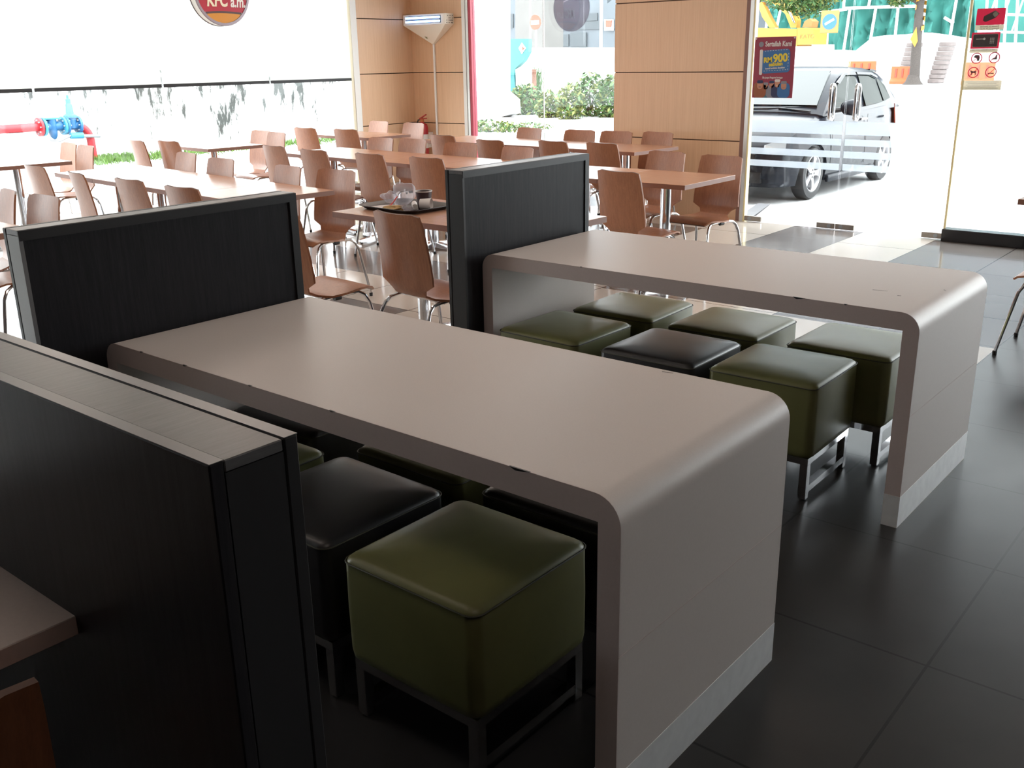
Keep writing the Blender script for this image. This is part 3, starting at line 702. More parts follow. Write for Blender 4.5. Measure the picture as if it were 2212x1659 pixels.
# ------------------------------------------------------------------ left window: blinds and round sign
ZB = 1.335
for k, (a, b) in enumerate(((-.2, 3.175), (3.20, 4.55), (4.575, 5.94), (5.965, 7.20))):
    nm = ['white roller blind at the left picture edge', 'white roller blind second from left, red pipe below', 'white roller blind with the round sign in front', 'white roller blind nearest the corner panels'][k]
    g = thing('roller_blind', nm, 'blind', (WX + .05, (a + b) / 2, 0), 0, 'white roller blinds on the left window'); h = (b - a) / 2
    MB().box(-.001, .001, -h, h, ZB + .02, 2.72).build('blind_fabric', 'blind', g, None)
    MB().tube([(0, -h, 2.745), (0, h, 2.745)], .024, 12).build('roller', 'alu', g)
    MB().box(-.008, .008, -h, h, ZB - .012, ZB + .022).bevel(.003, 1).build('bottom_bar', 'trimdark', g, None)
sx_, sy_, sz_, sr = -6.74, 5.275, 2.285, .345
g = thing('round_sign', 'round red and orange sign hanging in front of the white blind', 'sign', (sx_, sy_, sz_))
ROTX = Matrix.Rotation(R(90), 3, 'Y')
MB().lathe([(.0, -.05), (sr, -.05), (sr, .035), (0, .035)], 48, rot=ROTX).build('sign_body', 'white', g)
MB().lathe([(sr - .025, .036), (sr, .032), (sr + .006, .04), (sr, .048), (sr - .025, .048)], 48, rot=ROTX, ring=True).build('sign_rim', 'kfcrim', g)
MB().lathe([(sr + .0005, -.055), (sr + .006, -.055), (sr + .006, -.048), (sr + .0005, -.048)], 48, rot=ROTX, ring=True).build('rear_rim', 'kfcbrown', g)
def disc_part(zlo, zhi, curve, x0, x1):
    """slice of the round face between two gently arched lines"""
    r = sr - .026; f = lambda lim, y: lim + curve * (1 - (y / r) ** 2); pts_lo, pts_hi = [], []
    n = 40
    for i in range(n + 1):
        y = -r + 2 * r * i / n; c = math.sqrt(max(0, r * r - y * y)); lo = max(-c, f(zlo, y) if zlo > -1 else -c); hi = min(c, f(zhi, y) if zhi < 1 else c)
        if hi > lo + 1e-4: pts_lo.append((y, lo)); pts_hi.append((y, hi))
    return MB().prism([Vector((x0, y, z)) for y, z in pts_lo + pts_hi[::-1]], (x1 - x0, 0, 0))
disc_part(-.222, 2, .022, .036, .040).build('red_face', 'kfcred', g, None)
disc_part(-.242, -.222, .022, .036, .0405).build('dark_band', 'kfcbrown', g, None)
disc_part(-2, -.242, .022, .036, .040).build('orange_face', 'kfcorange', g, None)
SX = (R(90), 0, R(90))
text('lettering', 'KFC', .18, (.043, -.075, -.096), SX, 'creamframe', g, shear=.2, off=.006, fit=.27)
text('lettering', 'a.m.', .16, (.043, .190, -.106), SX, 'white', g, shear=.15, off=.004, fit=.19)

# ------------------------------------------------------------------ corner: insect trap, conduit, extinguisher
g = thing('insect_trap', 'cream wedge shaped insect trap with lit blue tubes in the corner', 'insect trap', (-6.56, YC - .001, 0))
x0, x1, p = -.372, .375, .16
mb = MB()
V = {k: mb.bm.verts.new(v) for k, v in dict(a=(x0, -p, 2.11), b=(x1, -p, 2.11), c=(x1, 0, 2.11), d=(x0, 0, 2.11), e=(x0, -p, 1.985), f=(x1, -p, 1.985), g=(x1, 0, 1.985), h=(x0, 0, 1.985), i=(.03, -.03, 1.755), j=(.03, 0, 1.745), k=(.0, -.03, 1.755), l=(.0, 0, 1.745)).items()}
for q in ('abcd', 'aefb', 'bfgc', 'dhea', 'ekif', 'fijg', 'hlke', 'klji', 'dcgh', 'hgjl'): mb.face([V[c] for c in q])
mb.build('trap_housing', 'offwhite', g, None)
MB().box(x0 + .055, x1 - .075, -p - .002, -p + .001, 2.002, 2.092).build('tube_window', 'blackplastic', g, None)
for z in (2.024, 2.070): MB().tube([(x0 + .062, -p - .012, z), (x1 - .085, -p - .012, z)], .0135, 10).build('blue_tube', 'uvlamp', g)
for z in (2.003, 2.047, 2.092): MB().tube([(x0 + .05, -p - .028, z), (x1 - .07, -p - .028, z)], .0022, 6).build('guard_wire', 'steel', g)
mb = MB(); rg = random.Random(4)
for i in range(6):
    for j in range(4):
        if rg.random() < .7: mb.obox((x1 + .0005, -.025 - i * .021, 2.0 + j * .028), (.002, .014, .008))
mb.build('vent_slots', 'trimdark', g, None)
MB().prism([(-.06, -.092, 1.845), (-.035, -.088, 1.836), (-.02, -.075, 1.82), (-.045, -.075, 1.82)], (0, -.003, 0)).build('maker_sticker', 'leafyellow', g, None)
o = MB().box(-6.553, -6.527, YC - .024, YC - .001, .0, 1.748).bevel(.003, 1).build('conduit', 'white', None, None); tag(o, 'white vertical cable conduit below the insect trap', 'conduit')
g = thing('fire_extinguisher', 'red fire extinguisher hanging in the corner behind the brightly lit chairs', 'fire extinguisher', (-6.66, YC - .17, .34))
MB().lathe([(0, 0), (.07, 0), (.078, .012), (.078, .36), (.066, .405), (.03, .425), (.022, .44), (0, .44)], 24).build('cylinder', 'red', g)
MB().lathe([(.0785, .10), (.0792, .10), (.0792, .28), (.0785, .28)], 24, ring=True).build('instruction_band', 'posterwhite', g)
MB().lathe([(.024, .435), (.024, .465), (.018, .49), (0, .49)], 14).build('valve', 'signorange', g)
MB().obox((.03, -.01, .505), (.13, .022, .012), Matrix.Rotation(R(-25), 3, 'Y')).obox((.035, -.01, .478), (.12, .022, .010), Matrix.Rotation(R(-8), 3, 'Y')).build('squeeze_handle', 'red', g, None)
MB().tube([(-.02, 0, .465), (-.06, -.01, .46), (-.095, -.01, .40), (-.10, -.01, .30), (-.095, -.01, .15)], .009, 8).build('hose', 'blackplastic', g)
MB().box(-.03, .03, .079, .17, .10, .30).build('wall_bracket', 'steel', g, None)
# round grey decal on the front window
o = MB().lathe([(0, 0), (.26, 0), (.26, .0008), (0, .0008)], 48, (-4.36, YC + .029, 2.10), Matrix.Rotation(R(90), 3, 'X')); o = o.build('window_roundel', 'roundel'); tag(o, 'round grey see-through decal on the front window', 'roundel')  # thin see-through grey disc laid on the pane

# ------------------------------------------------------------------ posters and stickers on the glass
PY = YD - .0085
g = thing('poster', 'maroon recruitment poster with blue pocket on the left glass door', 'poster', (-1.364, PY, 1.432))
hw, hh = .200, .268
MB().box(-hw, hw, -.001, .0006, -hh, hh).build('poster_sheet', 'maroon', g, None)
text('headline', 'Sertailah Kami', .062, (.035, -.002, .205), FRONT, 'posterwhite', g, off=.0018, sx=.72)
MB().lathe([(0, 0), (.024, 0), (.024, .001), (0, .001)], 20, (-.135, -.0012, .205), Matrix.Rotation(R(90), 3, 'X')).build('round_emblem', 'printgrey', g)
def rpoly(w, h, r, y, cx=0, cz=0, rot=0, k=5):
    pts = []
    for sx, sz, a0 in ((1, 1, 0), (-1, 1, 90), (-1, -1, 180), (1, -1, 270)):
        for i in range(k + 1):
            x, z = sx * (w/2 - r) + r * math.cos(R(a0 + 90*i/k)), sz * (h/2 - r) + r * math.sin(R(a0 + 90*i/k))
            pts.append(Vector((cx + x * math.cos(rot) - z * math.sin(rot), y, cz + x * math.sin(rot) + z * math.cos(rot))))
    return pts
a = R(3)
MB().prism(rpoly(.285, .205, .035, -.0012, .015, .055, a), (0, -.001, 0)).build('blue_pocket', 'posterblue', g, None)
MB().prism(rpoly(.03, .225, .012, -.0022, -.128, .048, R(1)), (0, -.0012, 0)).build('pocket_roll', 'posterwhite', g, None)
mb = MB()
for i in range(9):
    for z in (.145, -.03): mb.obox((-.09 + i * .026, -.0028, z + .0014 * i), (.013, .0008, .004), Matrix.Rotation(-a, 3, 'Y'))
for i in range(6): mb.obox((.140, -.0028, -.015 + i * .027), (.004, .0008, .014))
mb.build('dashed_stitch', 'posterwhite', g, None)
text('amount', 'RM', .062, (-.060, -.0035, .066), (R(90), R(-4), 0), 'posteryellow', g, off=.003, fit=.082)
text('amount', '900', .098, (.062, -.0035, .081), (R(90), R(-4), 0), 'posteryellow', g, off=.004, fit=.142)
text('amount_period', 'sebulan', .045, (.02, -.0035, .030), (R(90), R(-4), 0), 'posteryellow', g, off=.002)
text('small_print', 'Insentif tambahan disediakan', .021, (.014, -.0035, -.004), (R(90), R(-3), 0), 'posterwhite', g, off=.0006, sx=.8)
text('small_print', 'Sila jumpa Pengurus bertugas', .024, (-.005, -.002, -.088), FRONT, 'posterwhite', g, off=.0006, sx=.72)
def figure(cx, cz, s, cloth, hat, depth):
    f = MB(); y = -.0012 - depth * .0006
    f.prism(rpoly(.11 * s, .12 * s, .035 * s, y, cx, max(cz - .085 * s, -hh + .061 * s)), (0, -.0005, 0), 0)
    f.prism(rpoly(.048 * s, .060 * s, .022 * s, y - .0006, cx, cz), (0, -.0005, 0), 1)
    f.prism(rpoly(.052 * s, .024 * s, .010 * s, y - .0012, cx, cz + .026 * s), (0, -.0005, 0), 2)
    f.prism(rpoly(.020 * s, .004 * s, .0018 * s, y - .0012, cx, cz - .014 * s), (0, -.0003, 0), 2)
    f.build('printed_person', [cloth, 'skin', hat], g, None)
figure(-.125, -.155, 1.15, 'printorange', 'printnavy', 1); figure(-.066, -.165, .9, 'printteal', 'printgrey', 0); figure(-.008, -.152, .95, 'printgrey', 'printnavy', 1)
figure(.048, -.142, 1.05, 'printnavy', 'posterwhite', 2); figure(.112, -.160, 1.1, 'posterblue', 'printgrey', 3)
MB().lathe([(.004, -.001), (.007, -.001), (.007, .001), (.004, .001)], 10, (-hw + .012, -.002, hh - .012), Matrix.Rotation(R(90), 3, 'X'), ring=True).lathe([(.004, -.001), (.007, -.001), (.007, .001), (.004, .001)], 10, (hw - .012, -.002, hh - .012), Matrix.Rotation(R(90), 3, 'X'), ring=True).build('eyelet', 'steel', g)

SY = YD + .0085
MIR = (R(90), 0, R(180))     # lettering meant for people outside: seen from behind
g = thing('glass_sticker', 'red sticker with a camera picture, top of the right fixed glass', 'sticker', (.455, SY, 1.765))
MB().prism(rpoly(.215, .125, .008, 0, 0, .04), (0, .001, 0)).build('red_panel', 'stickerred', g, None)
MB().prism(rpoly(.215, .038, .004, 0, 0, -.042), (0, .001, 0)).build('white_strip', 'stickerbeige', g, None)
MB().prism([(-.055, -.0012, .012), (-.035, -.0012, .0), (.035, -.0012, .028), (.065, -.0012, .06), (.03, -.0012, .085), (-.05, -.0012, .045)], (0, .001, 0)).build('camera_picture', 'stickerdark', g, None)
MB().prism(rpoly(.035, .035, .01, -.0022, .035, .057, R(40)), (0, .001, 0)).build('camera_lens', 'stickerbeige', g, None)
text('back_lettering', 'Kawasan ini dilindungi', .016, (0, -.0012, -.034), MIR, 'stickerdark', g); text('back_lettering', 'Kamera CCTV 24 jam', .016, (0, -.0012, -.05), MIR, 'stickerdark', g)
g = thing('glass_sticker', 'dark sticker with red border showing a keypad, below the camera sticker', 'sticker', (.437, SY, 1.625))
MB().prism(rpoly(.215, .125, .004, 0), (0, .001, 0)).build('red_panel', 'stickerred', g, None)
MB().prism(rpoly(.190, .100, .012, -.0012), (0, .001, 0)).build('pale_line', 'stickerbeige', g, None)
MB().prism(rpoly(.184, .094, .010, -.0022), (0, .001, 0)).build('dark_panel', 'stickerdark', g, None)
mb = MB()
for i in range(3):
    for j in range(4): mb.obox((.040 + i * .012, -.003, -.02 + j * .012), (.007, .001, .007))
mb.build('keypad_picture', 'posterwhite', g, None)
MB().obox((-.04, -.003, .012), (.06, .001, .005)).lathe([(0, 0), (.009, 0), (.009, .001), (0, .001)], 14, (-.008, -.003, .013), Matrix.Rotation(R(90), 3, 'X')).build('key_picture', 'posterwhite', g, None)
MB().prism(rpoly(.215, .030, .003, 0, -.004, -.079), (0, .001, 0)).build('beige_strip', 'stickerbeige', g, None)
text('back_lettering', 'KAMI TIDAK MENYIMPAN WANG TUNAI', .012, (-.004, -.0012, -.072), MIR, 'stickerdark', g, sx=.8)
g = thing('glass_sticker', 'clear sticker with four red prohibition circles above a beige strip', 'sticker', (.455, SY, 1.395))
MB().prism(rpoly(.305, .27, .006, 0, 0, .01), (0, .0008, 0)).build('clear_film', 'clearfilm', g, None)
MB().prism(rpoly(.30, .075, .006, -.001, -.004, -.115), (0, .001, 0)).build('beige_strip', 'stickerbeige', g, None)
mb = MB()
for i in range(5): mb.obox((.0, -.0018, -.09 - i * .012), (.25 - .03 * (i % 2), .0006, .0025))
mb.build('fine_print', 'printgrey', g, None)
RX = Matrix.Rotation(R(90), 3, 'X')
for i, (cx, cz) in enumerate(((-.066, .095), (.068, .098), (-.078, -.015), (.056, -.012))):
    f = thing('prohibition_mark', None, None); f.parent = g; f.location = (cx, -.0018, cz)
    o = MB().lathe([(.036, 0), (.043, 0), (.043, .001), (.036, .001)], 32, rot=RX, ring=True).obox((0, -.0006, 0), (.078, .001, .0045), Matrix.Rotation(R(-45), 3, 'Y')).build('red_ring', 'stickerred', f, None)
    mb = MB()
    if i == 0: mb.prism([(-.022, 0, .012), (-.012, 0, .026), (.012, 0, .026), (.024, 0, .008), (.020, 0, -.02), (.004, 0, -.02), (.002, 0, .0), (-.018, 0, .004)], (0, .0006, 0))
    if i == 1: mb.prism([(-.018, 0, -.014), (.020, 0, -.014), (.020, 0, .022), (.010, 0, .024), (.006, 0, -.002), (-.018, 0, -.006)], (0, .0006, 0))
    if i == 2: mb.prism([(-.027, 0, .010), (-.018, 0, .018), (-.014, 0, .010), (.018, 0, .010), (.026, 0, .014), (.020, 0, .003), (.020, 0, -.022), (.013, 0, -.022), (.012, 0, -.005), (-.008, 0, -.005), (-.009, 0, -.022), (-.016, 0, -.022), (-.017, 0, .002)], (0, .0006, 0))
    if i == 3: mb.obox((.0, 0, -.010), (.046, .0006, .007))
    mb.build('pictogram', 'stickerdark', f, None)
# banner on the glass at the right picture edge
g = thing('banner', 'red and grey banner at the far right of the fixed glass', 'banner', (1.30, SY, .98))
MB().box(-.29, .29, 0, .002, -.02, .28).build('banner_sheet', 'stickerred', g, None); MB().box(-.29, .29, 0, .002, -.21, -.0205).build('banner_picture', 'printgrey', g, None)
MB().box(-.31, .31, -.006, .012, -.24, -.2105).build('banner_rail', 'stickerdark', g, None)

# ------------------------------------------------------------------ outside, beyond the left window
GZ = -.08
WXO = spot(245, 345, 'z', GZ).x - .25       # boundary wall
struct('wall_outside', MB().box(WXO - .2, WXO, -8, 15, GZ, 2.0), 'stain', 'stained white boundary wall outside the left window')
mb = MB(); rg = random.Random(5)
for _ in range(2600):
    y = rg.choice((rg.uniform(7.3, 8.6), rg.uniform(8.0, 13.5))); x = WXO + .2 + abs(rg.gauss(0, .32)); h_ = rg.uniform(.05, .16); a = rg.uniform(0, 6.3)
    d = Vector((math.cos(a), math.sin(a), 0)) * .016; p = Vector((x, y, GZ)); t = Vector((rg.gauss(0, .05), rg.gauss(0, .05), h_))
    mb.face([mb.bm.verts.new(q) for q in (p - d, p + d, p + t)])
tag(mb.build('grass_strip', 'grass', None, None), 'patch of green grass at the foot of the boundary wall', 'grass', None, 'stuff')
PX = WXO + .35
def sp(px, py): return spot(px, py, 'x', PX)
e = sp(190, 268); zp = e.z; rp = abs(sp(40, 260).z - sp(40, 275).z) / 2 * 1.25
ye = sp(196, 300).y; yb0 = sp(88, 268).y; yb1 = sp(138, 268).y; yb2 = sp(170, 265).y
g = thing('water_pipe', 'red water pipe with blue valves outside the left window', 'pipe', (PX, 0, 0))
RY = Matrix.Rotation(R(-90), 3, 'X')
bend = [(0, ye - .28 + .28 * math.sin(R(t)), zp - .28 + .28 * math.cos(R(t))) for t in range(0, 91, 15)]
MB().tube([(0, yb2, zp)] + bend + [(0, ye, GZ)], rp, 16).build('riser_pipe', 'red', g)
MB().tube([(0, -3.0, zp), (0, yb0 - .05, zp)], rp, 16).build('long_pipe', 'red', g)
def flange(y, mat):
    MB().lathe([(0, -.02), (rp * 2.2, -.02), (rp * 2.2, .02), (0, .02)], 24, (0, y, zp), RY).build('flange', mat, g)
    mb = MB()
    for k in range(8):
        a = 2 * math.pi * k / 8; mb.tube([(rp * 1.6 * math.cos(a), y - .045, zp + rp * 1.6 * math.sin(a)), (rp * 1.6 * math.cos(a), y + .045, zp + rp * 1.6 * math.sin(a))], .014, 6)
    mb.build('flange_bolts', 'bolt', g)
flange(yb0 - .03, 'red'); flange(yb0 + .03, 'bluelite'); flange(yb1 - .02, 'bluelite'); flange(yb1 + .03, 'bluevalve'); flange(yb2 - .02, 'bluevalve')
L1 = yb1 - yb0
mb = MB().tube([(0, yb0, zp), (0, yb1, zp)], rp * 1.15, 18)
mb.tube([(0, yb0 + L1 * .45, zp), (0, yb0 + L1 * .5, zp - rp * 2.4), (0, yb0 + L1 * .52, zp - rp * 3.1)], rp * 1.35, 16, r1=.02)
mb.tube([(0, yb0 + L1 * .45, zp), (0, yb0 + L1 * .45, zp + rp * 1.7)], rp * 1.3, 16)
mb.build('strainer_body', 'bluevalve', g)
MB().box(-rp * 1.5, rp * 1.5, yb0 + L1 * .12, yb0 + L1 * .78, zp + rp * 1.7, zp + rp * 2.0).build('strainer_cover', 'bluelite', g)
ym = (yb1 + yb2) / 2
MB().tube([(0, yb1, zp), (0, yb2, zp)], rp * 1.2, 18).lathe([(rp * 1.3, -.05), (rp * 1.35, rp * 1.6), (rp * 1.7, rp * 1.7), (rp * 1.7, rp * 2.1), (0, rp * 2.1)], 20, (0, ym, zp)).build('gate_valve_body', 'bluevalve', g)
MB().lathe([(rp * 1.6, rp * 2.1), (rp * 1.6, rp * 2.4), (rp * .95, rp * 2.8), (rp * .75, rp * 5.0), (rp * .6, rp * 5.2), (rp * .6, rp * 6.2), (rp * .3, rp * 6.4), (rp * .3, rp * 7.2), (0, rp * 7.2)], 18, (0, ym, zp)).build('valve_bonnet', 'bluelite', g)
q = sp(190, 292)
MB().tube([(.12, ye - .42, q.z + .02), (.12, ye - .20, q.z + .01)], .055, 12).build('tap_body', 'bluelite', g)
MB().tube([(.12, ye - .20, q.z), (.12, ye + .12, q.z - .02)], .03, 8).tube([(.12, ye - .42, q.z + .02), (.12, ye - .62, q.z - .05), (.12, ye - .78, q.z - .03)], .018, 6).build('tap_lever', 'bolt', g)
for y in (-1.5, 1.2, yb0 - .45): tag(MB().box(PX - .1, PX + .1, y - .12, y + .12, GZ, zp - rp).build('pipe_support', 'hoarding', None, None), 'pale block under the outdoor red pipe', 'block', 'pipe supports')
# bare twig against the wall
q = spot(690, 275, 'x', WXO + .05)
tag(MB().tube([q + Vector(v) for v in ((0, 0, -.35), (0, .16, 0), (0, .32, .42), (0, .36, .45), (0, .34, .2), (0, .24, -.2))], .018, 5).build('cable_loop', 'bolt'), 'dark loop of cable hanging on the boundary wall near the corner', 'cable')

# ------------------------------------------------------------------ parked car
def make_car(loc):
    g = thing('car', 'dark grey hatchback parked nose first outside the glass doors', 'car', loc)
    LZ = [(0, .52), (.06, .60), (.16, .70), (.35, .80), (.6, .87), (.85, .92), (1.05, .955), (2.2, .97), (3.2, 1.0), (3.42, 1.0), (3.52, .93), (3.58, .72)]
    LW = [(0, .52), (.06, .62), (.16, .71), (.35, .78), (.6, .815), (.85, .83), (3.0, .83), (3.25, .80), (3.45, .73), (3.58, .60)]
    def ip(tb, s):
        for (a, va), (b, vb) in zip(tb, tb[1:]):
            if s <= b: return va + (vb - va) * max(0, s - a) / (b - a)
        return tb[-1][1]
    WH = (.72, 3.02); WR = .30; AR = .345
    st = sorted(set([0, .03, .06, .1, .16, .25, .35] + [.6, .85, 1.05, 1.2, 1.5, 1.8, 2.1, 2.4, 2.6, 3.4, 3.45, 3.5, 3.55, 3.58] + [c + AR * math.cos(R(t)) for c in WH for t in range(0, 181, 15)]))
    rings = []
    for s in st:
        zt, wd = ip(LZ, s), ip(LW, s); zb = .19 + (.10 if s < .05 or s > 3.5 else 0)
        za = zb
        for c in WH:
            if abs(s - c) < AR: za = max(za, WR + math.sqrt(max(0, AR * AR - (s - c) ** 2)) * .95)
        half = [(.0, zb), (wd * .72, zb), (wd * .96, za), (wd, max(za + .01, zb + .16)), (wd, max(za + .02, .52 if zt > .6 else zb + .2)), (wd * .975, max(za + .03, zt - .13)), (wd * .93, zt - .03), (wd * .84, zt), (wd * .4, zt + .02), (0, zt + .025)]
        rings.append([Vector((x, s, z)) for x, z in half] + [Vector((-x, s, z)) for x, z in half[-2:0:-1]])
    MB().loft(rings).build('body', 'paintcar', g, 30)
    RZ = [(.95, .955), (1.15, 1.10), (1.4, 1.25), (1.68, 1.375), (1.9, 1.43), (2.2, 1.455), (2.7, 1.445), (3.05, 1.40), (3.25, 1.30), (3.42, 1.12), (3.50, .98)]
    def tw(z): return .775 - .20 * max(0, (z - .96)) / .48
    rings = []
    for s, zr in RZ:
        zl = .93; zs = max(zr - .035, zl + .01)
        half = [(0, zl), (tw(zl), zl), (tw((zl + zs) / 2) + .012, (zl + zs) / 2), (tw(zs), zs), (tw(zs) * .9, zr), (tw(zs) * .45, zr + .018), (0, zr + .022)]
        rings.append([Vector((x, s, z)) for x, z in half] + [Vector((-x, s, z)) for x, z in half[-2:0:-1]])
    MB().loft(rings).build('cabin', 'paintcar', g, 35)
    def sidew(poly, nm, mat, sx, off=.012, th=.006):
        pts = [Vector((sx * (tw(z) + off + .012 * (1 - abs((z - 1.17) / .24))), s, z)) for s, z in poly]
        MB().prism(pts, (sx * th, 0, 0)).build(nm, mat, g, None)
    for sx in (-1, 1):
        sidew([(1.20, .985), (2.17, .995), (2.22, 1.345), (2.05, 1.375), (1.85, 1.365), (1.62, 1.285), (1.38, 1.15)], 'side_window', 'tint', sx)
        sidew([(2.29, .995), (2.90, 1.02), (2.86, 1.315), (2.70, 1.355), (2.33, 1.36)], 'side_window', 'tint', sx)
        sidew([(2.95, 1.025), (3.20, 1.06), (3.12, 1.22), (2.98, 1.30), (2.91, 1.31)], 'side_window', 'tint', sx)
        sidew([(1.55, 1.295), (1.86, 1.395), (2.22, 1.405), (2.23, 1.37), (1.88, 1.375), (1.6, 1.275)], 'rain_visor', 'trimdark', sx, .02, .02)
        sidew([(2.27, 1.405), (2.75, 1.39), (2.93, 1.34), (2.90, 1.315), (2.72, 1.36), (2.27, 1.375)], 'rain_visor', 'trimdark', sx, .02, .02)
        m_ = MB().loft([[Vector((sx * (.86 + .09 * k), 1.30 + .02 * k, 1.02)) + Vector((0, .07 * r_ * math.cos(t), .075 * r_ * math.sin(t))) for t in [R(360 * i / 12) for i in range(12)]] for k, r_ in ((0, .6), (.4, 1.1), (1.4, 1.25), (2.0, 1.0), (2.2, .5))])
        m_ = m_.build('wing_mirror', 'paintcar', g, 50)
        MB().tube([(sx * .74, 1.28, .98), (sx * .88, 1.30, 1.0)], .03, 8).build('mirror_stem', 'blackplastic', m_)
        for s in (2.08, 2.86): MB().box(*sorted((sx * .835, sx * .862)), s - .10, s + .10, .835, .865).bevel(.008).build('door_handle', 'chrome', g)
        for s in (1.16, 2.25): MB().box(*sorted((sx * .829, sx * .8335)), s - .004, s + .004, .30, .90).build('door_gap', 'blackplastic', g, None)
        MB().box(*sorted((sx * .80, sx * .845)), 1.10, 2.62, .16, .25).bevel(.02).build('side_skirt', 'paintcar', g)
        MB().loft([[Vector((sx * a, b, c)) for a, b, c in ((.70, .13, .60), (.50, .02, .575), (.50, .045, .66), (.68, .20, .735))], [Vector((sx * a, b, c)) for a, b, c in ((.72, .12, .60), (.52, .0, .575), (.52, .03, .665), (.70, .19, .745))]]).build('headlamp', 'lampglass', g)
        MB().loft([[Vector((sx * a, b, c)) for a, b, c in ((.80, 3.36, .70), (.66, 3.53, .70), (.64, 3.50, .98), (.76, 3.36, .98))], [Vector((sx * a, b, c)) for a, b, c in ((.815, 3.36, .70), (.67, 3.545, .70), (.65, 3.51, .98), (.775, 3.36, .98))]]).build('tail_lamp', 'signred', g)
    MB().prism([(-.66, 1.06, 1.01), (.66, 1.06, 1.01), (.53, 1.70, 1.388), (-.53, 1.70, 1.388)], (0, -.028, .044)).build('windscreen', 'screen', g, None)
    MB().tube([(-.55, .985, .995), (.05, .99, 1.01), (.55, 1.06, 1.035)], .013, 6).tube([(.62, .96, .985), (.2, .99, 1.02)], .010, 6).build('wiper', 'blackplastic', g)
    MB().box(-.42, .42, -.012, .06, .50, .56).box(-.5, .5, -.02, .05, .24, .36).build('grille', 'blackplastic', g, None)
    MB().box(-.26, .26, -.028, -.0125, .385, .495).build('number_plate', 'blackplastic', g, None)
    MB().tube([(.30, -.02, .30), (.50, .02, .33), (.60, .08, .40)], .010, 6).build('chrome_strip', 'chrome', g)
    MB().loft([[Vector((sx * .50, s, z)) for sx in (-1, 1)] + [Vector((sx * .48, s + .02, z - .02)) for sx in (1, -1)] for s, z in ((3.08, 1.425), (3.20, 1.42), (3.33, 1.40))]).build('roof_spoiler', 'paintcar', g)
    for sx in (-1, 1):
        for s in WH:
            rot = Matrix.Rotation(R(90) * sx, 3, 'Y'); c = (sx * .735, s, WR)
            t = MB().lathe([(.20, -.08), (.275, -.085), (WR, -.06), (WR, .055), (.285, .078), (.222, .083), (.20, .07)], 36, c, rot, ring=True).build('wheel', 'rubber', g)
            mb = MB().lathe([(.19, -.07), (.215, .07), (.208, .083), (.20, .078), (.185, .03), (.18, -.06)], 36, c, rot, ring=True)
            for k in range(5):
                a = Matrix.Rotation(2 * math.pi * k / 5 + .3, 3, 'Z')
                mb.loft([[Vector(c) + rot @ (a @ Vector(p)) for p in ((r_, -hw, z), (r_, hw, z), (r_, hw, z + .018), (r_, -hw, z + .018))] for r_, hw, z in ((.03, .032, .045), (.10, .026, .050), (.16, .034, .050), (.197, .056, .048))])
            mb.lathe([(0, .04), (.062, .04), (.06, .068), (.03, .072), (0, .072)], 20, c, rot)
            mb.build('alloy_rim', 'alloy', t)
            MB().lathe([(0, -.03), (.178, -.03), (.178, -.02), (0, -.02)], 24, c, rot).build('brake_disc', 'blackplastic', t)
            mb = MB()
            for k in range(4): mb.lathe([(0, .068), (.012, .068), (.012, .076), (0, .076)], 8, Vector(c) + rot @ Vector((.040 * math.cos(k * 1.571), .040 * math.sin(k * 1.571), 0)), rot)
            mb.build('wheel_nuts', 'blackplastic', t)
    return g
car = make_car((-2.70, 9.06, GZ))

# ------------------------------------------------------------------ beyond the front window
def blob_shrub(name, px, py, rad, n, size, mats, mi, label, cat, group, lift=.55):
    c = spot(px, py, 'z', GZ); mb = MB(); leaves(mb, (0, 0, rad[2] * lift + .05), rad, n, size, mi)
    rg = random.Random(int(px))
    for _ in range(7): mb.tube([(rg.uniform(-.1, .1), rg.uniform(-.1, .1), 0), (rg.uniform(-.6, .6) * rad[0], rg.uniform(-.6, .6) * rad[1], rad[2] * rg.uniform(.5, 1.1))], .014, 5, len(mats) - 1)
    return tag(mb.build(name, mats, None, None, c), label, cat, group)
LB = ['leaf', 'leafyellow', 'bark']
blob_shrub('shrub', 1136, 247, (.6, .6, .55), 900, .085, LB, (0, 0, 0, 1), 'green shrub right behind the teal sign foot', 'shrub', 'shrubs beyond the front window')
blob_shrub('shrub', 1185, 254, (.42, .4, .45), 600, .08, LB, (0, 1, 1), 'low shrub beside the glass joint, yellowish', 'shrub', 'shrubs beyond the front window')
blob_shrub('shrub', 1232, 257, (.42, .45, .60), 750, .085, LB, (0, 1, 1), 'yellow green shrub in the middle of the front window planting', 'shrub', 'shrubs beyond the front window')
blob_shrub('shrub', 1275, 251, (.5, .55, .78), 1000, .085, LB, (0, 0, 1), 'taller green shrub left of the pillar', 'shrub', 'shrubs beyond the front window')
blob_shrub('shrub', 1318, 253, (.42, .5, .75), 1000, .085, LB, (0, 0, 0, 1), 'dense green shrub touching the pillar edge', 'shrub', 'shrubs beyond the front window')
c = spot(1152, 236, 'z', GZ); mb = MB(); rg = random.Random(8)
for _ in range(260):
    a = rg.uniform(0, 6.3); b = rg.uniform(.1, .5); h_ = rg.uniform(.9, 1.55); p = Vector((rg.gauss(0, .12), rg.gauss(0, .12), 0)); d = Vector((math.cos(a), math.sin(a), 0))
    n_ = Vector((-d.y, d.x, 0)) * .02
    mb.loft([[p - n_, p + n_], [p + d * b * .3 + Vector((0, 0, h_ * .6)) - n_, p + d * b * .3 + Vector((0, 0, h_ * .6)) + n_], [p + d * b + Vector((0, 0, h_)), p + d * b + Vector((0, 0, h_ + .01))]], closed=False)
tag(mb.build('reed_clump', 'leaf', None, None, c), 'tall grassy reed clump behind the glass joint', 'plant')
blob_shrub('low_plants', 1060, 285, (1.0, .4, .14), 500, .06, LB, (0, 1), 'low weeds along the kerb at the red frame', 'plants', 'kerb weeds')
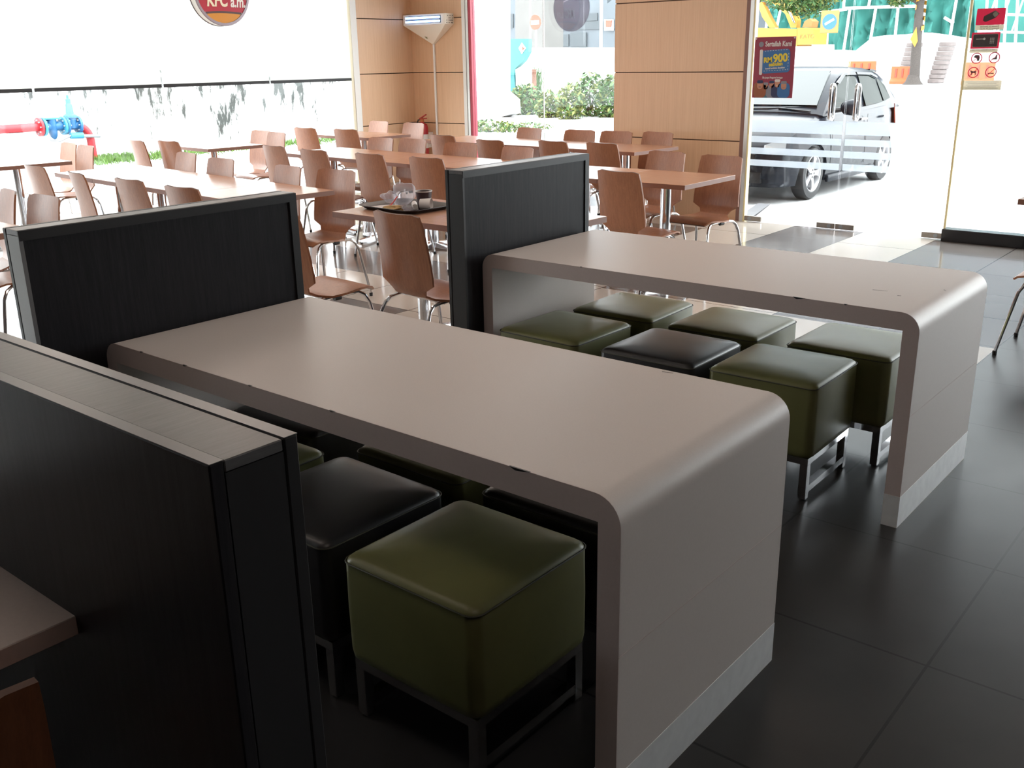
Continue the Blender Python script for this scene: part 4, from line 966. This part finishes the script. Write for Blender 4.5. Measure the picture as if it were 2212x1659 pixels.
blob_shrub('low_plants', 1150, 283, (.6, .3, .1), 250, .05, LB, (0, 1), 'low weeds behind the first front window chair', 'plants', 'kerb weeds')
# things that stand on the ground line and face the road
def vs(px, py, y): return spot(px, py, 'y', y)
def upright(name, pts_px, y, th, mat, label, cat, group=None, parent=None):
    pts = [vs(px, py, y) for px, py in pts_px]
    o = MB().prism(pts, (0, th, 0)).build(name, mat, parent, None)
    return tag(o, label, cat, group) if label else o
base = spot(1105, 246, 'z', GZ); y = base.y
g = thing('pylon_sign', 'curved teal pylon sign with red emblem outside the front window', 'sign')
upright('sign_face', [(1091, 162), (1111, 162), (1113, 200), (1120, 243), (1101, 246), (1093, 215)], y, .18, 'teal', None, None, parent=g)
upright('sign_head', [(1092, 84), (1141, 84), (1141, 112), (1130, 132), (1113, 148), (1111, 161.7), (1091, 161.7)], y, .18, 'teal_lite', None, None, parent=g)
upright('emblem', [(1120, 104), (1127, 92), (1136, 104), (1127, 117)], y - .02, .015, 'hoarding', None, None, parent=g)
upright('emblem', [(1128, 100), (1133, 105), (1128, 109)], y - .03, .008, 'signred', None, None, parent=g)
upright('price_board', [(1113.5, 150), (1142, 135), (1142, 190), (1115, 193)], y, .16, 'hoarding', None, None, parent=g)
upright('roadside_pillar', [(1028, -60), (1078, -60), (1079, 198), (1100, 216), (1102, 246), (1032, 270)], y - 1.6, .5, 'hoarding', 'broad white pillar left of the teal sign', 'pillar')
upright('brick_wall', [(1079, 150), (1150, 150), (1152, 225), (1082, 240)], y + 1.6, .2, 'brick', 'low red brick wall behind the teal sign', 'wall')
upright('site_hoarding', [(1060, 103), (1345, 103), (1345, 205), (1060, 205)], 36, .2, 'hoarding', 'long white hoarding behind the shrubs', 'hoarding')
# no entry sign
g = thing('road_sign', 'round red no entry sign with white bar', 'sign', vs(1156, 48, 32))
MB().lathe([(0, -.02), (.29, -.02), (.29, .0), (0, .0)], 32, rot=Matrix.Rotation(R(90), 3, 'X')).build('sign_disc', 'signred', g)
MB().box(-.21, .21, -.012, -.0005, -.09, .07).build('white_bar', 'hoarding', g, None)
MB().tube([(0, .05, .3), (0, .05, GZ - vs(1156, 48, 32).z)], .035, 8).build('sign_post', 'hoarding', g)
# viaduct column and buildings
upright('viaduct_column', [(1113, -120), (1172, -120), (1172, 150), (1113, 155)], 46, 2.0, 'concretecol', 'grey concrete viaduct column behind the no entry sign', 'column')
g = thing('building', 'grey shop building far behind the viaduct column', 'building')
upright('facade', [(1070, -260), (1290, -260), (1312, 8), (1345, -20), (1345, 120), (1070, 130)], 62, 6, 'facade', None, None, parent=g)
for i, q in enumerate([[(1180, 25), (1235, 22), (1235, 36), (1180, 40)], [(1180, 50), (1330, 44), (1330, 62), (1180, 66)], [(1262, 30), (1290, 28), (1290, 44), (1262, 46)], [(1080, 30), (1108, 30), (1108, 60), (1080, 60)], [(1186, 78), (1228, 74), (1228, 100), (1186, 100)]]):
    upright('window', q, 61.9, .09, 'facade_dark', None, None, parent=g)
upright('shutter', [(1232, 70), (1266, 70), (1266, 101), (1232, 101)], 61.85, .1, 'facade_dark', None, None, parent=g)
upright('shop_board', [(1305, 42), (1324, 42), (1324, 66), (1305, 66)], 61.8, .1, 'hoarding', None, None, parent=g)
upright('shop_board', [(1308, 44), (1321, 44), (1319, 58), (1308, 58)], 61.7, .08, 'signred', None, None, parent=g)
q = vs(1298, 100, 50); tag(MB().tube([(q.x, 50, GZ), (q.x, 50, 9)], .09, 8).tube([(q.x, 50, 5.2), (q.x - 2.2, 50, 5.0), (q.x - 5, 50, 4.2)], .03, 5).build('lamp_post', 'alu'), 'pale lamp post before the grey building', 'lamp post')
def small_car(px, py, y, mat, label):
    q = spot(px, py, 'y', y); g = thing('car', label, 'car', (q.x, y, GZ), 0, 'distant cars')
    MB().loft([[Vector((s, yy, z)) for yy, z in ((-.8, .2), (.8, .2), (.82, .6), (.7, zt), (-.7, zt), (-.82, .6))] for s, zt in ((-2, .7), (-1.7, .85), (-1.0, .95), (1.4, .95), (1.9, .9), (2.05, .65))]).build('body', mat, g)
    MB().loft([[Vector((s, yy, z)) for yy, z in ((-.72, .9), (.72, .9), (.55, zt), (-.55, zt))] for s, zt in ((-1.2, .95), (-.6, 1.4), (.7, 1.45), (1.6, .96))]).build('cabin', 'tint', g)
    for s in (-1.25, 1.25):
        for yy in (-.8, .8): MB().lathe([(0, -.1), (.3, -.1), (.3, .1), (0, .1)], 16, (s, yy, .3), Matrix.Rotation(R(90), 3, 'X')).build('wheel', 'rubber', g)
small_car(1207, 103, 37.5, 'hoarding', 'white car roof behind the hoarding')

# ------------------------------------------------------------------ construction site beyond the doors
YB = 56.0
def ub(name, x0, x1, ytop, ybot, y, th, mat, label, cat, group=None): return upright(name, [(x0, ytop), (x1, ytop), (x1, ybot), (x0, ybot)], y, th, mat, label, cat, group)
ub('site_hoarding', 1655, 1798, 96, 178, YB + 3, .3, 'hoarding', 'white site hoarding behind the car roof', 'hoarding')
mb = MB()
pts = [(1790, 108), (1845, 112), (1885, 80), (1915, 76), (1960, 74), (1985, 70), (2030, 76), (2080, 84), (2100, 92), (2230, 92), (2230, 176), (1790, 176)]
upright('sand_bags', pts, YB + 4, 2.5, 'hoarding', 'long white heap of covered material along the road', 'heap')
def barrier(px, py, y, label, sc_=1.0):
    q = spot(px, py, 'z', GZ); q = Vector((q.x * y / q.y if False else spot(px, py, 'y', y).x, y, GZ)); g = thing('road_barrier', label, 'barrier', q, 0, 'orange water barriers')
    L, H = .62 * sc_, .92 * sc_
    MB().loft([[Vector((-L, a, z)) for a, z in ((-.25, 0), (.25, 0), (.25, .14), (.10, .3), (.08, H), (-.08, H), (-.10, .3), (-.25, .14))], [Vector((L, a, z)) for a, z in ((-.25, 0), (.25, 0), (.25, .14), (.10, .3), (.08, H), (-.08, H), (-.10, .3), (-.25, .14))]]).build('barrier_body', 'orange', g, None)
    for k in (-1, 0, 1): MB().box(k * .35 * sc_ - .05, k * .35 * sc_ + .05, -.13, .13, .36, H - .12).build('slot', 'signred', g, None)
barrier(1949, 175, 55.5, 'orange water barrier beside the tree trunk')
barrier(2112, 172, 54.0, 'orange water barrier behind the clear sticker', 1.2)
barrier(1860, 165, 58.0, 'pale orange water barrier above the car roof', 1.3)
# stacked concrete rings
for px, n, lab in ((1952, 9, 'stack of concrete rings left of the tree trunk'), (2022, 9, 'stack of concrete rings right of the tree trunk')):
    q = spot(px, 172, 'y', YB + 1.5); g = thing('ring_stack', lab, 'concrete rings', (q.x, YB + 1.5, GZ), 0, 'concrete ring stacks')
    for k in range(n): MB().lathe([(.30, 0), (.40, 0), (.43, .03), (.43, .20), (.40, .23), (.30, .23)], 20, (k * .05, 0, k * .24), ring=True).build('ring', 'ringconc', g)
# tree
q = spot(1972, 176, 'y', 54.5); g = thing('tree', 'street tree with yellow and black tape around its trunk', 'tree', (q.x, 54.5, GZ))
MB().tube([(0, 0, 0), (.05, 0, .4), (-.02, 0, 2.2), (-.06, 0, 4.0), (.05, 0, 5.6)], .30, 12, r1=.17).tube([(-.05, 0, 4.0), (-1.4, -.4, 4.9), (-3.2, -.6, 5.2)], .10, 8, r1=.04).tube([(0, 0, 4.6), (1.5, .3, 5.6), (3.2, .2, 6.0)], .10, 8, r1=.04).lathe([(.55, 0), (.4, .15), (.28, .5)], 12).build('trunk', 'bark', g)
mb = MB()
for z, t in ((2.75, 0), (3.2, .5), (3.6, 1.0), (4.0, 1.4)): mb.loft([[Vector((.275 * math.cos(t + a), .275 * math.sin(t + a), z + .16 * a / 3 + dz)) for dz in (0, .22)] for a in [k * .4 for k in range(-2, 9)]], closed=False)
mb.prism([(-.28, -.29, 2.3), (-.02, -.29, 2.9), (.12, -.29, 2.2), (.0, -.29, 1.9)], (0, -.01, 0)).build('hazard_tape', 'yellow', g, None)
mb = MB(); leaves(mb, (.2, -.2, 6.3), (3.4, 2.6, 1.9), 3600, .16, (0, 0, 1)); leaves(mb, (-2.4, -.8, 5.15), (1.6, 1.0, .7), 900, .14, (0, 0, 1)); leaves(mb, (-1.0, -.4, 4.3), (.7, .5, .4), 260, .13, (0, 0, 1))
mb.build('crown', ['leaf', 'leafyellow'], g, None)
q = spot(1745, 10, 'y', 47.0); g = thing('tree', 'overhanging leafy tree above the traffic sign', 'tree', (q.x, 47, GZ))
mb = MB(); h_ = q.z - GZ; leaves(mb, (-.3, 0, h_ + .6), (2.3, 1.2, .95), 2600, .13, (0, 0, 1)); leaves(mb, (.1, 0, h_ - .15), (1.2, .6, .5), 500, .12, (0, 0, 1)); mb.build('crown', ['leaf', 'leafyellow'], g, None)
MB().tube([(-4.6, .6, 0), (-4.4, .5, 2.6), (-2.6, .2, h_ + .4), (-.5, 0, h_ + .9), (1.6, 0, h_ + .75)], .2, 8, r1=.04).build('trunk', 'bark', g)
# traffic sign
q = vs(1792, 47, 40); g = thing('road_sign', 'square orange traffic sign with blue disc and white bar', 'sign', q)
s_ = 18.0 / FPX * (q - Vector(CAM_LOC)).length
MB().box(-s_, s_, 0, .03, -s_ * 1.15, s_ * 1.15).bevel(.02, 1).build('sign_board', 'signorange', g, None)
MB().lathe([(0, .0005), (s_ * .80, .0005), (s_ * .80, .008), (0, .008)], 32, rot=Matrix.Rotation(R(90), 3, 'X')).build('blue_disc', 'signblue', g)
MB().obox((0, -.014, 0), (s_ * 1.1, .01, s_ * .24), Matrix.Rotation(R(-28), 3, 'Y')).build('white_bar', 'hoarding', g, None)
MB().tube([(-.05, .05, s_), (-.05, .05, GZ - q.z)], .03, 8).build('sign_post', 'alu', g)
# netted scaffold
YN = 68.0
tag(MB().box(-34, 4, YN + 4, YN + 14, GZ, 24).build('added_building_mass', 'facade', None, None), 'grey building mass added behind the teal netting to dim reflected sky', 'building')  # added mass so the polished floor reflects grey instead of bright sky
g = thing('scaffold_netting', 'teal netting over the building site with white poles', 'scaffold')
rg = random.Random(2); mb = MB(); a, b = vs(1640, 300, YN).x, vs(2112, 300, YN).x; zt_, zb_ = vs(1850, -110, YN).z, vs(1850, 168, YN).z
nx_, nz_ = 90, 26; grid = [[mb.bm.verts.new((a + (b - a) * i / nx_, YN + .35 * math.sin(i * .9) + .25 * rg.uniform(-1, 1), zb_ + (zt_ - zb_) * j / nz_)) for j in range(nz_ + 1)] for i in range(nx_ + 1)]
for i in range(nx_):
    for j in range(nz_): mb.face((grid[i][j], grid[i + 1][j], grid[i + 1][j + 1], grid[i][j + 1]))
mb.build('net_cloth', 'net', g, 60)
for (x0, y0, x1, y1) in ((1714, -10, 1719, 26), (1773, 70, 1768, 140), (1836, 20, 1822, 112), (1892, 18, 1876, 112), (1942, 0, 1934, 75), (2000, -5, 1992, 70), (2066, 0, 2052, 80), (1770, 28, 1830, 20), (1822, 18, 1990, 13), (2040, 38, 2060, 50), (1740, -10, 1738, 30), (1688, 10, 1672, 90), (1825, -20, 1822, 20), (1883, -20, 1876, 16), (1660, 20, 1650, 100)):
    MB().tube([vs(x0, y0, YN - .6), vs(x1, y1, YN - .6)], .10, 6).build('pole', 'hoarding', g)
YN -= 4
g = thing('scaffold', 'open white scaffold frame right of the netting', 'scaffold')
for px in (2130, 2150, 2172, 2196, 2220): MB().tube([vs(px + 6, -60, YN), vs(px - 6, 150, YN)], .09, 6).build('upright', 'hoarding', g)
for py in (-10, 30, 68): MB().tube([vs(2112, py, YN), vs(2230, py + 3, YN)], .08, 6).build('ledger', 'hoarding', g)
for k in range(3): MB().tube([vs(2125 + 30 * k, 70, YN), vs(2150 + 30 * k, 0, YN)], .06, 6).build('brace', 'hoarding', g)
MB().prism([vs(2105, -110, YN + 2), vs(2500, -110, YN + 2), vs(2500, 130, YN + 2), vs(2105, 130, YN + 2)], (0, .2, 0)).build('net_cloth', 'net', g, None)
YN += 4
upright('site_building', [(2110, 92), (2240, 92), (2240, 140), (2110, 140)], YN - 5.2, .8, 'concretecol', 'grey shed under the scaffold frame', 'shed')
# excavator
g = thing('excavator', 'yellow excavator behind the maroon poster', 'excavator'); YE = 50.0
upright('counterweight', [(1722, 60), (1752, 60), (1757, 64), (1756, 96), (1722, 97)], YE, 2.0, 'yellow', None, None, parent=g)
upright('engine_cover', [(1625, 60), (1721.5, 62), (1721.5, 100), (1625, 100)], YE + .1, 1.9, 'yellow', None, None, parent=g)
upright('exhaust_cover', [(1733, 59), (1738, 46), (1748, 40), (1755, 46), (1752, 59)], YE + .2, .8, 'signorange', None, None, parent=g)
upright('boom', [(1640, -40), (1672, -38), (1708, 10), (1722, 44), (1720, 60), (1708, 60), (1696, 30), (1668, 6), (1640, -4)], YE + .6, .5, 'yellow', None, None, parent=g)
upright('dipper_arm', [(1636, 5), (1646, 4), (1664, 40), (1676, 60), (1662, 60), (1646, 36)], YE + .5, .4, 'yellow', None, None, parent=g)
MB().tube([vs(1700, 12, YE + .5), vs(1716, 50, YE + .5)], .05, 8).build('hydraulic_ram', 'chrome', g)
q = vs(1743, 79, YE - .02); text('lettering', 'KATO', .30, q, FRONT, 'signorange', g)
for k in (0, 1): MB().loft([[p + Vector((0, d, 0)) for p in [vs(px, 0, YE).xy.to_3d() + Vector((0, 0, z)) for px, z in ((1630, .0), (1745, .0), (1752, .4), (1745, .8), (1630, .8), (1622, .4))]] for d in (k * 1.8, k * 1.8 + .5)]).build('crawler_track', 'rubber', g, None)
